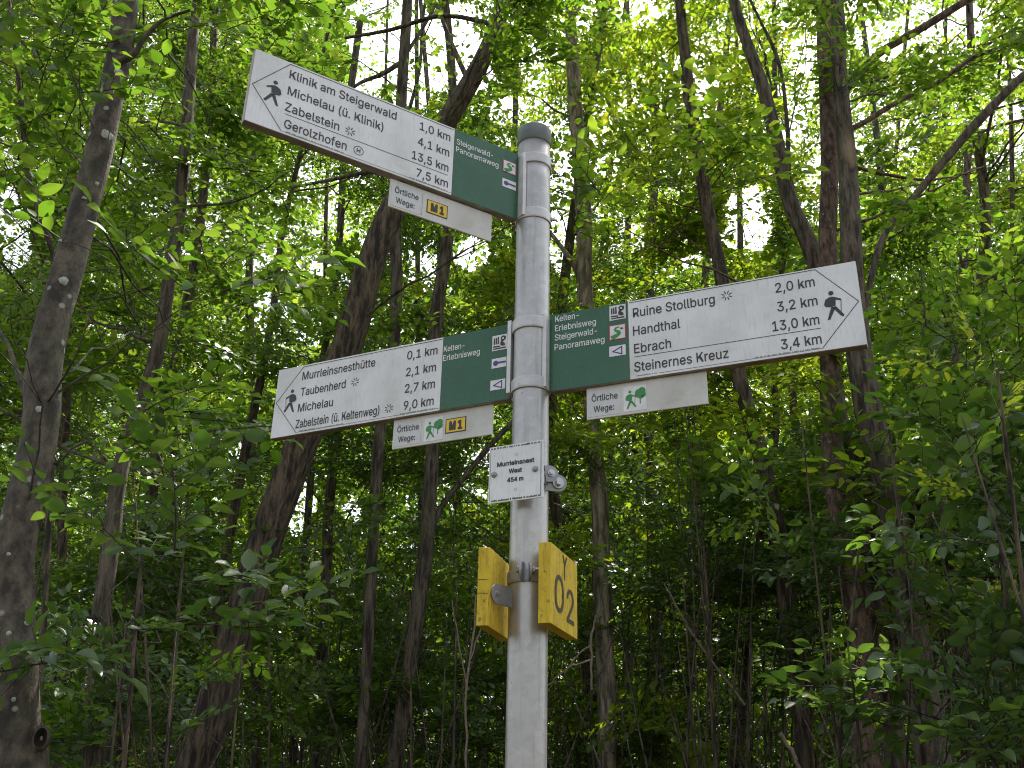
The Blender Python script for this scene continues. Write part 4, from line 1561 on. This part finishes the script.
# lichen discs and the branch scar on the grey trunk
_dep = NFW
lich = [(118, 79, 6, 6), (106, 141, 8, 8), (62, 287, 6, 6), (39, 416, 5, 5), (9, 639, 4, 4), (27, 626, 4, 4), (96, 188, 3, 3), (44, 393, 4, 4), (112, 60, 3, 3), (82, 205, 3, 2), (58, 248, 3, 3), (20, 480, 3, 3), (8, 560, 3, 3), (14, 705, 3, 3)]
for x, y, a, b2 in lich:
    p = at(x, y, 3.6)
    dist = float((p - NCP) @ NFW)
    i, _ = t_hornbeam.nearest(p)
    j = int(np.linalg.norm(t_hornbeam.P - p, axis=1).argmin())
    view = unit(NCP - p)
    rad = t_hornbeam.W[j] / 2
    off = p - t_hornbeam.P[j]
    ax = unit(t_hornbeam.P[min(j + 1, len(t_hornbeam.P) - 1)] - t_hornbeam.P[max(j - 1, 0)])
    off = off - ax * (off @ ax)
    side = unit(np.cross(ax, view))
    s_ = np.clip(off @ side, -.8 * rad, .8 * rad)
    n_ = unit(side * s_ + unit(np.cross(side, ax)) * math.sqrt(max(rad * rad - s_ * s_, 1e-6)) * np.sign(np.cross(side, ax) @ view))
    q = t_hornbeam.P[j] + ax * ((p - t_hornbeam.P[j]) @ ax) + n_ * (rad * 1.03)
    e1 = unit(np.cross(n_, np.array([0, 0, 1.0])))
    e2 = np.cross(e1, n_)
    rr = random.Random(x * 7 + y)
    m = MB()
    k = 14
    vs = [tuple(q + n_ * .0022)]
    for w_, hgt in ((.75, .0018), (1.0, -.003)):
        for t_ in range(k):
            an = 2 * math.pi * t_ / k
            g = w_ * rr.uniform(.86, 1.08) * .5 / F_PX * dist * 1.6
            vs.append(tuple(q + n_ * hgt + e1 * (math.cos(an) * a * g) + e2 * (math.sin(an) * b2 * g)))
    fs = [(0, 1 + t_, 1 + (t_ + 1) % k) for t_ in range(k)] + [(1 + t_, 1 + k + t_, 1 + k + (t_ + 1) % k, 1 + (t_ + 1) % k) for t_ in range(k)]
    m.add([tuple(np.array(v) - np.array([t_hornbeam.P[0][0], t_hornbeam.P[0][1], 0])) for v in vs], fs, M['lichen'])
    m.build('lichen_patch', t_hornbeam.root, True)
p = at(41, 738, 3.52)
m = MB()
vs, fs, k = [], [], 18
for rad, dep in ((.036, .03), (.033, -.012), (.026, -.02), (.018, -.006), (.006, .012)):
    for t_ in range(k):
        an = 2 * math.pi * t_ / k
        vs.append((rad * .8 * math.cos(an) * 1.0, dep, rad * 1.25 * math.sin(an)))
for r_ in range(4):
    fs += [(r_ * k + t_, r_ * k + (t_ + 1) % k, (r_ + 1) * k + (t_ + 1) % k, (r_ + 1) * k + t_) for t_ in range(k)]
m.add(vs, fs[:2 * k], M['bark_grey'])
m.add(vs, fs[2 * k:], M['scar'])
sc_ = m.build('branch_scar', t_hornbeam.root, True)
sc_.location = Vector(p) - t_hornbeam.root.location
sc_.rotation_euler = (0, 0, R(20))


# ------------------------------------------------------------------ dead sticks in the brush
def stick(label, paths, Y, mat='dead'):
    P, W = px_path(paths[0], Y)
    tb = Tubes()
    foot = np.array(P[0])
    for pp in paths:
        P, W = px_path(pp, Y)
        q, w = smooth_path(P, W, 12)
        q[1:-1] += cr_.normal(0, .004, (10, 3))
        tb.add(q - foot, w * .32, 6, .1, cr_)
    V, F = tb.arrays()
    o = fast_mesh('dead_branch', V, [F], [M[mat]], [0], True)
    o.location = foot
    return tag(o, label, 'dead branch')


stick('pale dead upright stick with a fork, left of the left yellow board', [[(466, 770, 4), (467, 694, 4), (474, 624, 4), (476, 595, 3)], [(470, 660, 3), (480, 630, 3), (492, 605, 2)], [(468, 690, 3), (458, 640, 2), (452, 600, 2)]], 6.5)
stick('broken pale branch with splintered end, right of the pole', [[(592, 690, 4), (591, 660, 5), (592, 635, 4), (596, 615, 3)], [(591, 660, 4), (575, 665, 3), (562, 672, 3), (545, 690, 2)], [(592, 645, 3), (583, 650, 3), (568, 668, 2)]], 7.0)
stick('slanting grey dead pole lying in the brush right of the straight trunk', [[(745, 705, 5), (714, 664, 4), (690, 630, 4), (676, 604, 3), (664, 584, 2)]], 7.5)
stick('short sawn pale branch stub low beside the slanting trunk', [[(800, 770, 6), (788, 745, 7), (780, 733, 7)]], 6.0)

# ------------------------------------------------------------------ the wood far behind, read as one mass
far = Crown('low', 'fine', 'leaf_mid', False)
far2 = Crown('low', 'beech', 'leaf_dark', False)
for k in range(9000):
    Y = cr_.uniform(22, 42)
    x = cr_.uniform(-220, 1240)
    zmax = np.interp(cr_.random(), [0, .75, 1], [0, 10, 18])
    p = at(x, 700, Y)
    p[2] = zmax + cr_.normal(0, .3)
    cr2 = far if (math.sin(p[0] * .9) + math.sin(p[1] * 1.3 + p[2] * .8) + cr_.normal(0, .8)) > 0 else far2
    for q in range(1):
        cr2.spray(p, cr_.normal(size=3) * [1, 1, .3], cr_.uniform(1.3, 2.2), 1.2, cr_)
for o, nm in ((far.build('far_woods', None), 1), (far2.build('far_woods', None), 2)):
    o['kind'] = 'stuff'
    o['label'] = 'dense green wood closing the view far behind the signpost'
    o['category'] = 'woodland'
    o['group'] = 'woods far behind'
print('leaves', sum(t.crown.count() for t in TREES + MIDS + SHRUBS) + far.count() + far2.count())
